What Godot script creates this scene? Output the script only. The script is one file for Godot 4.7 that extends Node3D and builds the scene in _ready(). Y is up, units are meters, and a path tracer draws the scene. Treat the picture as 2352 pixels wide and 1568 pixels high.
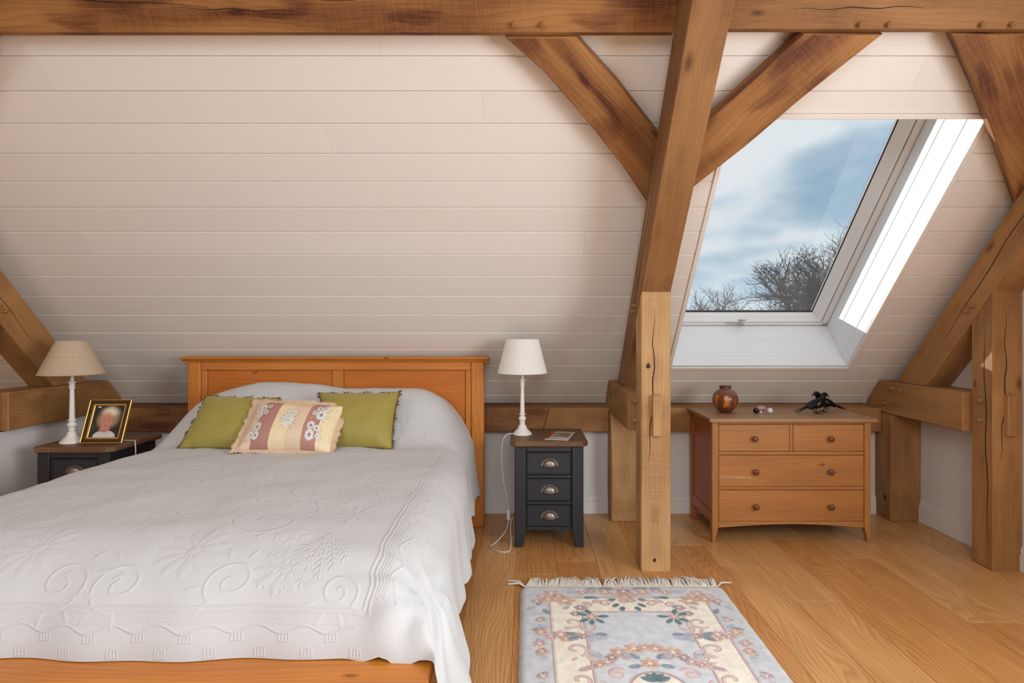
extends Node3D
# An attic bedroom with an oak frame, seen in metres: the camera stands at (0, 1.2, 0) and looks along -z; y is up.

const SLOPE := 0.79106                     # 45.3 degrees
const FOOT := Vector3(0, 0.696, -4.126)    # where the sloped boards start, on top of the wall plate
const WALL_D := -3.99                      # face of the low wall under the slope

var rng := RandomNumberGenerator.new()
var mats := {}
var used := {}


# ---------------------------------------------------------------- mesh builder
class MB:
	var v := PackedVector3Array()
	var uv := PackedVector2Array()
	var sg := PackedInt32Array()
	var co := PackedColorArray()
	var xf := Transform3D()
	var col := Color(1, 1, 1)
	var colored := false

	func tri(a: Vector3, b: Vector3, c: Vector3, ua: Vector2, ub: Vector2, uc: Vector2, hint: Vector3, g := -1) -> void:
		# Godot's front faces run clockwise: the turning normal must point away from the outside
		if (b - a).cross(c - a).dot(hint) > 0.0:
			var t := b
			b = c
			c = t
			var tu := ub
			ub = uc
			uc = tu
		v.push_back(xf * a)
		v.push_back(xf * b)
		v.push_back(xf * c)
		uv.push_back(ua)
		uv.push_back(ub)
		uv.push_back(uc)
		for i in 3:
			sg.push_back(g)
			if colored:
				co.push_back(col)

	func quad(a: Vector3, b: Vector3, c: Vector3, d: Vector3, ua: Vector2, ub: Vector2, uc: Vector2, ud: Vector2, hint: Vector3, g := -1) -> void:
		tri(a, b, c, ua, ub, uc, hint, g)
		tri(a, c, d, ua, uc, ud, hint, g)

	func map(p: Vector3, n: int, ga: int, off: Vector2) -> Vector2:
		if n == ga:
			return Vector2(p[(n + 1) % 3], p[(n + 2) % 3]) + off
		return Vector2(p[ga], p[3 - n - ga]) + off + Vector2(0.0, 0.13 * n)

	# a chamfered box; ga is the axis the grain runs along
	func box(c: Vector3, s: Vector3, b := 0.003, ga := 0, off := Vector2.ZERO) -> void:
		var h := s * 0.5
		b = minf(b, minf(h.x, minf(h.y, h.z)) * 0.95)
		for n in 3:
			var p := (n + 1) % 3
			var q := (n + 2) % 3
			for sn in [-1.0, 1.0]:
				var k: Array[Vector3] = []
				for e in [[-1, -1], [1, -1], [1, 1], [-1, 1]]:
					var t := Vector3.ZERO
					t[n] = sn * h[n]
					t[p] = e[0] * (h[p] - b)
					t[q] = e[1] * (h[q] - b)
					k.push_back(t)
				var o := Vector3.ZERO
				o[n] = sn
				quad(c + k[0], c + k[1], c + k[2], c + k[3], map(k[0], n, ga, off), map(k[1], n, ga, off), map(k[2], n, ga, off), map(k[3], n, ga, off), o)
			# the four edges that run along axis n
			for sp in [-1.0, 1.0]:
				for sq in [-1.0, 1.0]:
					var k: Array[Vector3] = []
					for e in [[-1, 0], [1, 0], [1, 1], [-1, 1]]:
						var t := Vector3.ZERO
						t[n] = e[0] * (h[n] - b)
						t[p] = sp * (h[p] - (0.0 if e[1] == 0 else b))
						t[q] = sq * (h[q] - (b if e[1] == 0 else 0.0))
						k.push_back(t)
					var o := Vector3.ZERO
					o[p] = sp
					o[q] = sq
					quad(c + k[0], c + k[1], c + k[2], c + k[3], map(k[0], p, ga, off), map(k[1], p, ga, off), map(k[2], p, ga, off), map(k[3], p, ga, off), o)
		for sx in [-1.0, 1.0]:
			for sy in [-1.0, 1.0]:
				for sz in [-1.0, 1.0]:
					var s3 := Vector3(sx, sy, sz)
					var k: Array[Vector3] = []
					for n in 3:
						var t := s3 * (h - Vector3(b, b, b))
						t[n] = s3[n] * h[n]
						k.push_back(t)
					tri(c + k[0], c + k[1], c + k[2], map(k[0], 0, ga, off), map(k[1], 0, ga, off), map(k[2], 0, ga, off), s3)

	func span(lo: Vector3, hi: Vector3, b := 0.003, ga := 0, off := Vector2.ZERO) -> void:
		box((lo + hi) * 0.5, (hi - lo).abs(), b, ga, off)

	# a polygon in the local xy plane, drawn out along z, with chamfered rims
	func prism(poly: PackedVector2Array, z0: float, z1: float, b := 0.003, ga := 0, off := Vector2.ZERO, smooth_side := false) -> void:
		if Geometry2D.is_polygon_clockwise(poly):
			poly.reverse()
		var n := poly.size()
		var inner := PackedVector2Array()
		for i in n:
			var e0 := (poly[i] - poly[(i + n - 1) % n]).normalized()
			var e1 := (poly[(i + 1) % n] - poly[i]).normalized()
			var m := Vector2(-e0.y, e0.x) + Vector2(-e1.y, e1.x)
			var k := m.length_squared() * 0.5
			inner.push_back(poly[i] + m * (b / maxf(k, 0.25)))
		var idx := Geometry2D.triangulate_polygon(inner)
		for face in 2:
			var z := z1 if face == 1 else z0
			for i in range(0, idx.size(), 3):
				var t: Array[Vector3] = []
				for j in 3:
					var q := inner[idx[i + j]]
					t.push_back(Vector3(q.x, q.y, z))
				tri(t[0], t[1], t[2], map(t[0], 2, ga, off), map(t[1], 2, ga, off), map(t[2], 2, ga, off), Vector3(0, 0, 1 if z >= maxf(z0, z1) else -1))
		var lo := minf(z0, z1)
		var hi := maxf(z0, z1)
		for i in n:
			var j := (i + 1) % n
			var e := poly[j] - poly[i]
			var o := Vector3(e.y, -e.x, 0).normalized()
			var ax := 0 if absf(o.x) > absf(o.y) else 1
			var a := Vector3(poly[i].x, poly[i].y, lo + b)
			var c := Vector3(poly[j].x, poly[j].y, lo + b)
			var a2 := Vector3(poly[i].x, poly[i].y, hi - b)
			var c2 := Vector3(poly[j].x, poly[j].y, hi - b)
			quad(a, c, c2, a2, map(a, ax, ga, off), map(c, ax, ga, off), map(c2, ax, ga, off), map(a2, ax, ga, off), o, 7 if smooth_side else -1)
			var ai := Vector3(inner[i].x, inner[i].y, lo)
			var ci := Vector3(inner[j].x, inner[j].y, lo)
			quad(a, c, ci, ai, map(a, ax, ga, off), map(c, ax, ga, off), map(ci, ax, ga, off), map(ai, ax, ga, off), o + Vector3(0, 0, -1))
			ai.z = hi
			ci.z = hi
			quad(a2, c2, ci, ai, map(a2, ax, ga, off), map(c2, ax, ga, off), map(ci, ax, ga, off), map(ai, ax, ga, off), o + Vector3(0, 0, 1))

	# profile points (radius, height), from the bottom up along the outside
	func lathe(prof: Array, segs := 24, at := Vector3.ZERO, crease := 0.7) -> void:
		var g := 100
		var last := Vector2.ZERO
		for i in prof.size() - 1:
			var p: Vector2 = prof[i]
			var q: Vector2 = prof[i + 1]
			var e := (q - p).normalized()
			if i > 0 and last.dot(e) < crease:
				g += 1
			last = e
			for k in segs:
				var a := TAU * k / segs
				var b := TAU * (k + 1) / segs
				var pa := at + Vector3(cos(a) * p.x, p.y, sin(a) * p.x)
				var pb := at + Vector3(cos(b) * p.x, p.y, sin(b) * p.x)
				var qa := at + Vector3(cos(a) * q.x, q.y, sin(a) * q.x)
				var qb := at + Vector3(cos(b) * q.x, q.y, sin(b) * q.x)
				var m := (a + b) * 0.5
				var o := Vector3(cos(m) * e.y, -e.x, sin(m) * e.y)
				var u0 := float(k) / segs
				var u1 := float(k + 1) / segs
				if p.x > 1e-6:
					tri(pa, pb, qb, Vector2(u0, p.y), Vector2(u1, p.y), Vector2(u1, q.y), o, g)
				if q.x > 1e-6:
					tri(pa, qb, qa, Vector2(u0, p.y), Vector2(u1, q.y), Vector2(u0, q.y), o, g)

	func tube(pts: Array, rad: Array, segs := 6, g := 50) -> void:
		var n := pts.size()
		var rings := []
		var side := Vector3.ZERO
		for i in n:
			var p: Vector3 = pts[i]
			var f: Vector3 = ((pts[mini(i + 1, n - 1)] as Vector3) - (pts[maxi(i - 1, 0)] as Vector3)).normalized()
			if side == Vector3.ZERO:
				side = f.cross(Vector3.UP if absf(f.y) < 0.9 else Vector3.RIGHT).normalized()
			side = (side - f * side.dot(f)).normalized()
			var up := side.cross(f)
			var r: float = rad[mini(i, rad.size() - 1)]
			var ring := PackedVector3Array()
			for k in segs:
				var a := TAU * k / segs
				ring.push_back(p + (side * cos(a) + up * sin(a)) * r)
			rings.push_back(ring)
		for i in n - 1:
			var mid: Vector3 = ((pts[i] as Vector3) + (pts[i + 1] as Vector3)) * 0.5
			var ra: PackedVector3Array = rings[i]
			var rb: PackedVector3Array = rings[i + 1]
			for k in segs:
				var j := (k + 1) % segs
				var o := (ra[k] + rb[j]) * 0.5 - mid
				quad(ra[k], ra[j], rb[j], rb[k], Vector2(k, i), Vector2(k + 1, i), Vector2(k + 1, i + 1), Vector2(k, i + 1), o, g)
		for e in [0, n - 1]:
			var r: PackedVector3Array = rings[e]
			var other: Vector3 = pts[1] if e == 0 else pts[n - 2]
			for k in segs - 2:
				tri(r[0], r[k + 1], r[k + 2], Vector2.ZERO, Vector2.ZERO, Vector2.ZERO, (pts[e] as Vector3) - other)

	# rows of points; oriented as a whole away from the point «inside»
	func grid(rows: Array, uvs: Array, inside: Vector3, g := 60) -> void:
		var total := 0.0
		for i in rows.size() - 1:
			var a: PackedVector3Array = rows[i]
			var b: PackedVector3Array = rows[i + 1]
			for j in a.size() - 1:
				total += (a[j + 1] - a[j]).cross(b[j] - a[j]).dot((a[j] + b[j + 1]) * 0.5 - inside)
		var s := 1.0 if total > 0.0 else -1.0
		for i in rows.size() - 1:
			var a: PackedVector3Array = rows[i]
			var b: PackedVector3Array = rows[i + 1]
			var ua: PackedVector2Array = uvs[i]
			var ub: PackedVector2Array = uvs[i + 1]
			for j in a.size() - 1:
				var n1 := (a[j + 1] - a[j]).cross(b[j + 1] - a[j]) * s
				var n2 := (b[j + 1] - a[j]).cross(b[j] - a[j]) * s
				tri(a[j], a[j + 1], b[j + 1], ua[j], ua[j + 1], ub[j + 1], n1, g)
				tri(a[j], b[j + 1], b[j], ua[j], ub[j + 1], ub[j], n2, g)

	func ball(c: Vector3, r: Vector3, nu := 16, nv := 10) -> void:
		var rows := []
		var uvs := []
		for i in nv + 1:
			var f := PI * i / nv
			var row := PackedVector3Array()
			var u := PackedVector2Array()
			for j in nu + 1:
				var a := TAU * (j % nu) / nu
				row.push_back(c + Vector3(sin(f) * cos(a), -cos(f), sin(f) * sin(a)) * r)
				u.push_back(Vector2(float(j) / nu, float(i) / nv))
			rows.push_back(row)
			uvs.push_back(u)
		grid(rows, uvs, c, 61)

	func mesh() -> ArrayMesh:
		var st := SurfaceTool.new()
		st.begin(Mesh.PRIMITIVE_TRIANGLES)
		for i in v.size():
			st.set_smooth_group(sg[i])
			st.set_uv(uv[i])
			if colored:
				st.set_color(co[i])
			st.add_vertex(v[i])
		st.generate_normals()
		return st.commit()


# ---------------------------------------------------------------- scene helpers
func put(mb: MB, called: String, m: Material, parent: Node = self) -> MeshInstance3D:
	var o := MeshInstance3D.new()
	o.mesh = mb.mesh()
	o.material_override = m
	o.cast_shadow = GeometryInstance3D.SHADOW_CASTING_SETTING_ON
	hang(o, called, parent)
	return o


# adds a node under its name, or under the next free number of that name
func hang(o: Node, called: String, parent: Node) -> void:
	var key := "%d/%s" % [parent.get_instance_id(), called]
	var n: int = used.get(key, 0)
	used[key] = n + 1
	o.name = called if n == 0 else "%s_%03d" % [called, n]
	parent.add_child(o, true)


func tag(o: Node, label: String, category: String, group := "", kind := "") -> void:
	o.set_meta("label", label)
	o.set_meta("category", category)
	if group:
		o.set_meta("group", group)
	if kind:
		o.set_meta("kind", kind)


func thing(called: String, label: String, category: String, at := Transform3D(), group := "", kind := "") -> Node3D:
	var o := Node3D.new()
	hang(o, called, self)
	o.transform = at
	tag(o, label, category, group, kind)
	return o


func pos(x: float, y: float, z: float) -> Transform3D:
	return Transform3D(Basis(), Vector3(x, y, z))


func ro() -> Vector2:
	return Vector2(rng.randf() * 4.0, rng.randf() * 4.0)


# local (x, up the slope, into the room)
func slope_frame() -> Transform3D:
	var s := sin(SLOPE)
	var c := cos(SLOPE)
	return Transform3D(Basis(Vector3(1, 0, 0), Vector3(0, s, c), Vector3(0, -c, s)), FOOT)


func smooth(a: float, b: float, x: float) -> float:
	return smoothstep(a, b, x)


# ---------------------------------------------------------------- textures
func noise(seed_: int, freq: float, oct := 3, kind := FastNoiseLite.TYPE_SIMPLEX_SMOOTH) -> FastNoiseLite:
	var n := FastNoiseLite.new()
	n.seed = seed_
	n.frequency = freq
	n.noise_type = kind
	n.fractal_octaves = oct
	return n


func rgb_image(w: int, h: int, data: PackedByteArray) -> ImageTexture:
	return ImageTexture.create_from_image(Image.create_from_data(w, h, false, Image.FORMAT_RGB8, data))


# wood seen over 2 m along the grain and 0.5 m across it; a factor on the material's own colour
func wood_texture(seed_: int, rings: float, warp: float, ring_dark: float, fibre_dark: float, patch_dark: float, saw: float, knots: int, red := 0.0, stain := 0.0) -> ImageTexture:
	var w := 1024
	var h := 512
	var n1 := noise(seed_, 1.0, 2)
	var n2 := noise(seed_ + 1, 1.0, 2)
	var n3 := noise(seed_ + 2, 1.0, 1)
	var data := PackedByteArray()
	data.resize(w * h * 3)
	var r := RandomNumberGenerator.new()
	r.seed = seed_
	var kn := []
	for i in knots:
		kn.push_back(Vector3(0.1 + r.randf() * 1.8, 0.04 + r.randf() * 0.17, 0.004 + r.randf() * 0.009))
	# the pattern closes on itself along the grain (a circle) and is mirrored across it, so that repeats join
	var cx := PackedFloat32Array()
	var cy := PackedFloat32Array()
	for x in w:
		cx.push_back(cos(TAU * x / w) * 0.3183)
		cy.push_back(sin(TAU * x / w) * 0.3183)
	var at := 0
	for y in h:
		var vv := 0.25 - absf(0.5 * y / h - 0.25)
		for x in w:
			var u := 2.0 * x / w
			var vk := vv
			var dark := 0.0
			for k in kn:
				var dx: float = (u - k.x) * 0.4
				var dy: float = vv - k.y
				var rr: float = (dx * dx + dy * dy) / (k.z * k.z)
				if rr < 60.0:
					vk += dy * 1.6 / (1.0 + rr * 0.25)
					if rr < 9.0:
						dark = maxf(dark, exp(-rr * 0.7))
			var p := cx[x]
			var q := cy[x]
			var a := n1.get_noise_3d(p * 0.9, q * 0.9, vk * 4.0)
			var hh := vk * rings + a * warp
			var ring := hh - floorf(hh)
			ring = ring * ring * (1.0 - smoothstep(0.88, 1.0, ring))
			var fib := n2.get_noise_3d(p * 3.0, q * 3.0, vk * 230.0)
			var pat := n3.get_noise_3d(p * 1.7, q * 1.7, vk * 9.0)
			var pat2 := n3.get_noise_3d(p * 0.8, q * 0.8, vk * 2.5 + 40.0)
			var t := ring * ring_dark + (0.5 + 0.5 * fib) * fibre_dark + (0.5 + 0.5 * pat) * patch_dark + maxf(0.0, pat2) * patch_dark + dark * 0.5
			if stain > 0.0:
				t += stain * smoothstep(0.12, 0.55, n1.get_noise_3d(p * 2.6, q * 2.6, vk * 7.0 + 20.0)) * (0.75 + 0.5 * fib)
			if saw > 0.0:
				t += saw * (0.5 + 0.9 * n2.get_noise_3d(p * 150.0, q * 150.0, vk * 9.0)) * (0.7 + 0.8 * pat)
			t = clampf(t, 0.0, 0.95)
			data[at] = int(255.0 * (1.0 - t * 0.64))
			data[at + 1] = int(255.0 * (1.0 - t * (0.78 + red)))
			data[at + 2] = int(255.0 * (1.0 - t * (0.90 + red)))
			at += 3
	return rgb_image(w, h, data)


func wood(key: String, color: Color, tex: Texture2D, rough := 0.55, bump := 0.0, coat := 0.0) -> StandardMaterial3D:
	var m := StandardMaterial3D.new()
	m.resource_name = key
	m.albedo_color = color
	m.albedo_texture = tex
	m.roughness = rough
	m.uv1_scale = Vector3(0.5, 2.0, 1.0)
	if bump > 0.0:
		m.heightmap_enabled = true
		m.heightmap_texture = tex
		m.heightmap_scale = bump
	if coat > 0.0:
		m.clearcoat_enabled = true
		m.clearcoat = coat
		m.clearcoat_roughness = 0.3
	mats[key] = m
	return m


func plain(key: String, color: Color, rough := 0.6, metal := 0.0) -> StandardMaterial3D:
	var m := StandardMaterial3D.new()
	m.resource_name = key
	m.albedo_color = color
	m.roughness = rough
	m.metallic = metal
	mats[key] = m
	return m


func relief(m: StandardMaterial3D, tex: Texture2D, cm: float) -> StandardMaterial3D:
	m.heightmap_enabled = true
	m.heightmap_texture = tex
	m.heightmap_scale = cm
	return m


# soft brush strokes on a grey height field kept as floats
class Relief:
	var w: int
	var h: int
	var per_m: float
	var a := PackedFloat32Array()

	func _init(w_: int, h_: int, per_m_: float) -> void:
		w = w_
		h = h_
		per_m = per_m_
		a.resize(w * h)

	func dab(p: Vector2, r: float, amt: float) -> void:
		var c := p * per_m
		var rr := r * per_m
		for y in range(maxi(0, int(c.y - rr)), mini(h, int(c.y + rr) + 2)):
			for x in range(maxi(0, int(c.x - rr)), mini(w, int(c.x + rr) + 2)):
				var d := Vector2(x - c.x, y - c.y).length() / rr
				if d < 1.0:
					var k := amt * (1.0 - d * d)
					var i := y * w + x
					if absf(k) > absf(a[i]):
						a[i] = k

	func stroke(p: Vector2, q: Vector2, r: float, amt: float) -> void:
		var n := maxi(1, int(p.distance_to(q) / (r * 0.6)))
		for i in n + 1:
			dab(p.lerp(q, float(i) / n), r, amt)

	func path(pts: Array, r: float, amt: float) -> void:
		for i in pts.size() - 1:
			stroke(pts[i], pts[i + 1], r, amt)

	func scroll(c: Vector2, rad: float, turn: float, hand: float, r: float, amt: float, turns := 1.4) -> void:
		var pts := []
		for i in 29:
			var t := i / 28.0
			var ang := turn + hand * t * turns * TAU
			pts.push_back(c + Vector2(cos(ang), sin(ang)) * rad * (1.0 - 0.85 * t))
		path(pts, r, amt)

	func leaf(c: Vector2, len_: float, wid: float, turn: float, amt: float) -> void:
		var f := Vector2(cos(turn), sin(turn))
		for i in 9:
			var t := i / 8.0
			dab(c + f * len_ * t, maxf(0.002, wid * sin(PI * (0.08 + 0.9 * t))), amt)
		stroke(c, c + f * len_, 0.0025, -amt * 0.4)

	func flower(c: Vector2, rad: float, petals: int, turn: float, amt: float) -> void:
		for i in petals:
			var ang := turn + TAU * i / petals
			leaf(c + Vector2(cos(ang), sin(ang)) * rad * 0.25, rad * 0.75, rad * 0.2, ang, amt)
		dab(c, rad * 0.22, amt * 1.2)

	func texture(grain: float) -> ImageTexture:
		var data := PackedByteArray()
		data.resize(w * h)
		for i in w * h:
			var x := i % w
			var y := i / w
			data[i] = clampi(int(128.0 + 100.0 * a[i] + grain * (((x * 7 + y * 3) % 5) - 2)), 0, 255)
		return ImageTexture.create_from_image(Image.create_from_data(w, h, false, Image.FORMAT_L8, data))


# painting with soft coloured shapes
class Paint:
	var w: int
	var h: int
	var per_m: float
	var im: Image

	func _init(w_: int, h_: int, per_m_: float, base: Color) -> void:
		w = w_
		h = h_
		per_m = per_m_
		im = Image.create(w, h, false, Image.FORMAT_RGB8)
		im.fill(base)

	func ell(p: Vector2, a: float, b: float, turn: float, c: Color, edge := 0.25, alpha := 1.0) -> void:
		var k := p * per_m
		var ra := a * per_m
		var rb := b * per_m
		var m := maxf(ra, rb) + 1.0
		var f := Vector2(cos(turn), sin(turn))
		for y in range(maxi(0, int(k.y - m)), mini(h, int(k.y + m) + 1)):
			for x in range(maxi(0, int(k.x - m)), mini(w, int(k.x + m) + 1)):
				var d := Vector2(x - k.x, y - k.y)
				var e := Vector2(d.dot(f) / ra, (d.y * f.x - d.x * f.y) / rb).length()
				if e < 1.0:
					var t := alpha * clampf((1.0 - e) / edge, 0.0, 1.0)
					im.set_pixel(x, y, im.get_pixel(x, y).lerp(c, t))

	func stroke(p: Vector2, q: Vector2, r: float, c: Color, alpha := 1.0) -> void:
		var n := maxi(1, int(p.distance_to(q) / (r * 0.8)))
		for i in n + 1:
			ell(p.lerp(q, float(i) / n), r, r, 0.0, c, 0.4, alpha)

	func path(pts: Array, r: float, c: Color, alpha := 1.0) -> void:
		for i in pts.size() - 1:
			stroke(pts[i], pts[i + 1], r, c, alpha)

	func scroll(c: Vector2, rad: float, turn: float, hand: float, r: float, col: Color, turns := 1.2) -> void:
		var pts := []
		for i in 25:
			var t := i / 24.0
			var ang := turn + hand * t * turns * TAU
			pts.push_back(c + Vector2(cos(ang), sin(ang)) * rad * (1.0 - 0.8 * t))
		path(pts, r, col)

	func rect(lo: Vector2, hi: Vector2, c: Color) -> void:
		im.fill_rect(Rect2i(Vector2i(lo * per_m), Vector2i((hi - lo) * per_m)), c)

	func texture() -> ImageTexture:
		return ImageTexture.create_from_image(im)


# ---------------------------------------------------------------- the place
func _ready() -> void:
	rng.seed = 7
	camera_sky_lights()
	make_materials()
	room()
	roof_windows()
	timbers()
	bed()
	bedspread()
	cushions()
	nightstands()
	lamps()
	small_things()
	chest()
	ornaments()
	rug()
	outside()


func camera_sky_lights() -> void:
	var cam := Camera3D.new()
	cam.name = "camera"
	cam.projection = Camera3D.PROJECTION_FRUSTUM
	cam.near = 0.1
	cam.far = 200.0
	cam.size = 0.1 * 1568.0 / 1400.0
	cam.frustum_offset = Vector2(-34.0, -27.0) * 0.1 / 1400.0
	cam.position = Vector3(0, 1.2, 0)
	add_child(cam)
	cam.current = true

	var e := Environment.new()
	e.background_mode = Environment.BG_SKY
	var sky := Sky.new()
	var pano := PanoramaSkyMaterial.new()
	pano.panorama = sky_texture()
	sky.sky_material = pano
	e.sky = sky
	e.background_energy_multiplier = 1.05
	e.tonemap_mode = Environment.TONE_MAPPER_LINEAR
	e.tonemap_exposure = 1.0
	e.sdfgi_enabled = true
	e.ssao_enabled = true
	e.ssil_enabled = true
	var we := WorldEnvironment.new()
	we.name = "environment"
	we.environment = e
	add_child(we)

	var sun := DirectionalLight3D.new()
	sun.name = "sun"
	sun.light_color = Color(1.0, 0.975, 0.95)
	sun.light_energy = 1.6
	sun.light_angular_distance = 0.53
	sun.shadow_enabled = true
	add_child(sun)
	sun.look_at_from_position(Vector3.ZERO, Vector3(1.0, -0.562, 1.849))

	# area lights added at unseen roof windows behind the camera, to brighten the room
	for k in 2:
		var a := AreaLight3D.new()
		a.name = "added_roof_light_%d" % (k + 1)
		a.area_size = Vector2(1.05, 1.55)
		a.light_color = Color(0.93, 0.965, 1.0)
		a.light_energy = [5.5, 3.6][k]
		a.area_range = 12.0
		a.shadow_enabled = true
		var f := back_slope_frame()
		a.transform = f * Transform3D(Basis(Vector3(1, 0, 0), Vector3(0, -1, 0), Vector3(0, 0, -1)), Vector3([0.0, 3.06][k], 2.30, 0.02))
		add_child(a)
	# added key light from the right, at an unseen casement made for it
	var key := AreaLight3D.new()
	key.name = "added_key_light"
	key.area_size = Vector2(1.9, 1.2)
	key.light_color = Color(0.93, 0.965, 1.0)
	key.light_energy = 11.3
	key.area_range = 12.0
	key.shadow_enabled = true
	key.transform = Transform3D(Basis(Vector3(0, 0, -1), Vector3(0, 1, 0), Vector3(1, 0, 0)), Vector3(2.44, 1.4, -0.2))
	add_child(key)


# local (towards -x, up the opposite slope, into the room)
func back_slope_frame() -> Transform3D:
	var s := sin(SLOPE)
	var c := cos(SLOPE)
	return Transform3D(Basis(Vector3(-1, 0, 0), Vector3(0, s, -c), Vector3(0, -c, -s)), Vector3(0, 0.67, 2.98))


func sky_texture() -> ImageTexture:
	var w := 2048
	var h := 1024
	var data := PackedByteArray()
	data.resize(w * h * 3)
	var big := noise(31, 1.0, 5)
	var fine := noise(77, 3.0, 4)
	var at := 0
	for y in h:
		var el := PI * (0.5 - (y + 0.5) / h)
		for x in w:
			if el < -0.06:
				data[at] = 120
				data[at + 1] = 122
				data[at + 2] = 118
				at += 3
				continue
			var az := TAU * (x + 0.5) / w
			# clouds on a flattened dome, so that they stretch out towards the horizon
			var k := 1.0 / (maxf(0.0, sin(el)) + 0.28)
			var px := sin(az) * cos(el) * k
			var pz := cos(az) * cos(el) * k
			var n := big.get_noise_3d(px * 1.15, sin(el) * 3.0, pz * 1.15) + 0.32 * fine.get_noise_3d(px, sin(el) * 4.5, pz)
			n += 0.42 * smoothstep(0.17, 0.30, el) - 0.14 * exp(-pow((el - 0.17) / 0.07, 2.0)) + 0.22 * exp(-pow((el - 0.085) / 0.035, 2.0))
			var c := smoothstep(-0.42, 0.40, n)
			var blue := Color(0.56, 0.70, 0.80).lerp(Color(0.49, 0.63, 0.75), clampf(el * 1.4, 0.0, 1.0))
			var cloud := Color(0.88, 0.92, 0.94)
			var col := blue.lerp(cloud, c)
			col = col.lerp(Color(0.80, 0.87, 0.91), 0.5 * exp(-maxf(el, 0.0) * 9.0))
			data[at] = int(col.r * 255.0)
			data[at + 1] = int(col.g * 255.0)
			data[at + 2] = int(col.b * 255.0)
			at += 3
	return rgb_image(w, h, data)


func make_materials() -> void:
	var beam := wood_texture(11, 60.0, 2.6, 0.10, 0.18, 0.17, 0.085, 3, 0.0, 0.12)
	var beam2 := wood_texture(23, 50.0, 3.4, 0.12, 0.20, 0.40, 0.12, 3, 0.02, 0.30)
	var plank := wood_texture(35, 64.0, 5.0, 0.17, 0.30, 0.12, 0.0, 0, 0.04)
	var joinery := wood_texture(47, 70.0, 3.0, 0.12, 0.22, 0.12, 0.0, 1, 0.02)
	wood("oak", Color(0.74, 0.55, 0.33), beam, 0.7, 0.03)
	wood("oak mid", Color(0.65, 0.47, 0.275), beam, 0.7, 0.03)
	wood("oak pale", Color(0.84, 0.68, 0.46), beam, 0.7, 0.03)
	wood("oak brown", Color(0.72, 0.52, 0.29), beam2, 0.7, 0.03)
	wood("oak end", Color(0.72, 0.54, 0.34), beam, 0.8, 0.03)
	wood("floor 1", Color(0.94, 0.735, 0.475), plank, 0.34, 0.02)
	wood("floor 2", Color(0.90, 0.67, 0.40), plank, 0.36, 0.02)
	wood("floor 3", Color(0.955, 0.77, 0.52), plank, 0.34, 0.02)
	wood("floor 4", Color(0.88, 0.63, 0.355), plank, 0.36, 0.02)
	wood("headboard", Color(0.87, 0.55, 0.20), joinery, 0.4, 0.01)
	wood("headboard panel", Color(0.83, 0.48, 0.12), joinery, 0.4, 0.01)
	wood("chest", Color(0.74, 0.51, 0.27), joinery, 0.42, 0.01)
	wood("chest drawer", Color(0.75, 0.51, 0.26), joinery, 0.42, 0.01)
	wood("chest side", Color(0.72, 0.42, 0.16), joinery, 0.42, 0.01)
	wood("chest top", Color(0.70, 0.54, 0.38), joinery, 0.42, 0.01)
	wood("knob", Color(0.46, 0.27, 0.16), joinery, 0.35)
	wood("stand top", Color(0.56, 0.43, 0.31), beam, 0.5, 0.03)
	plain("board 1", Color(0.895, 0.86, 0.815), 0.55)
	plain("board 2", Color(0.887, 0.852, 0.807), 0.55)
	plain("board 3", Color(0.903, 0.868, 0.823), 0.55)
	for k in ["board 1", "board 2", "board 3"]:
		relief(mats[k], beam, 0.03)
		mats[k].uv1_scale = Vector3(0.5, 2.0, 1.0)
	plain("backing", Color(0.62, 0.56, 0.50), 0.9)
	plain("plaster", Color(0.87, 0.845, 0.82), 0.8)
	plain("skirting", Color(0.88, 0.86, 0.835), 0.45)
	plain("reveal", Color(0.88, 0.885, 0.885), 0.5)
	plain("lacquer", Color(0.87, 0.87, 0.86), 0.3)
	plain("gasket", Color(0.05, 0.06, 0.07), 0.6)
	plain("grey metal", Color(0.62, 0.64, 0.65), 0.4, 0.4)
	var glass := plain("glass", Color(1, 1, 1, 0.03), 0.0)
	glass.transparency = BaseMaterial3D.TRANSPARENCY_ALPHA
	plain("navy", Color(0.135, 0.142, 0.162), 0.5)
	plain("pewter", Color(0.52, 0.48, 0.44), 0.38, 0.85)
	plain("white paint", Color(0.90, 0.875, 0.84), 0.45)
	plain("white plastic", Color(0.88, 0.86, 0.83), 0.4)
	plain("dark knot", Color(0.27, 0.19, 0.12), 0.9)
	plain("crack", Color(0.10, 0.06, 0.035), 0.9)


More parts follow.
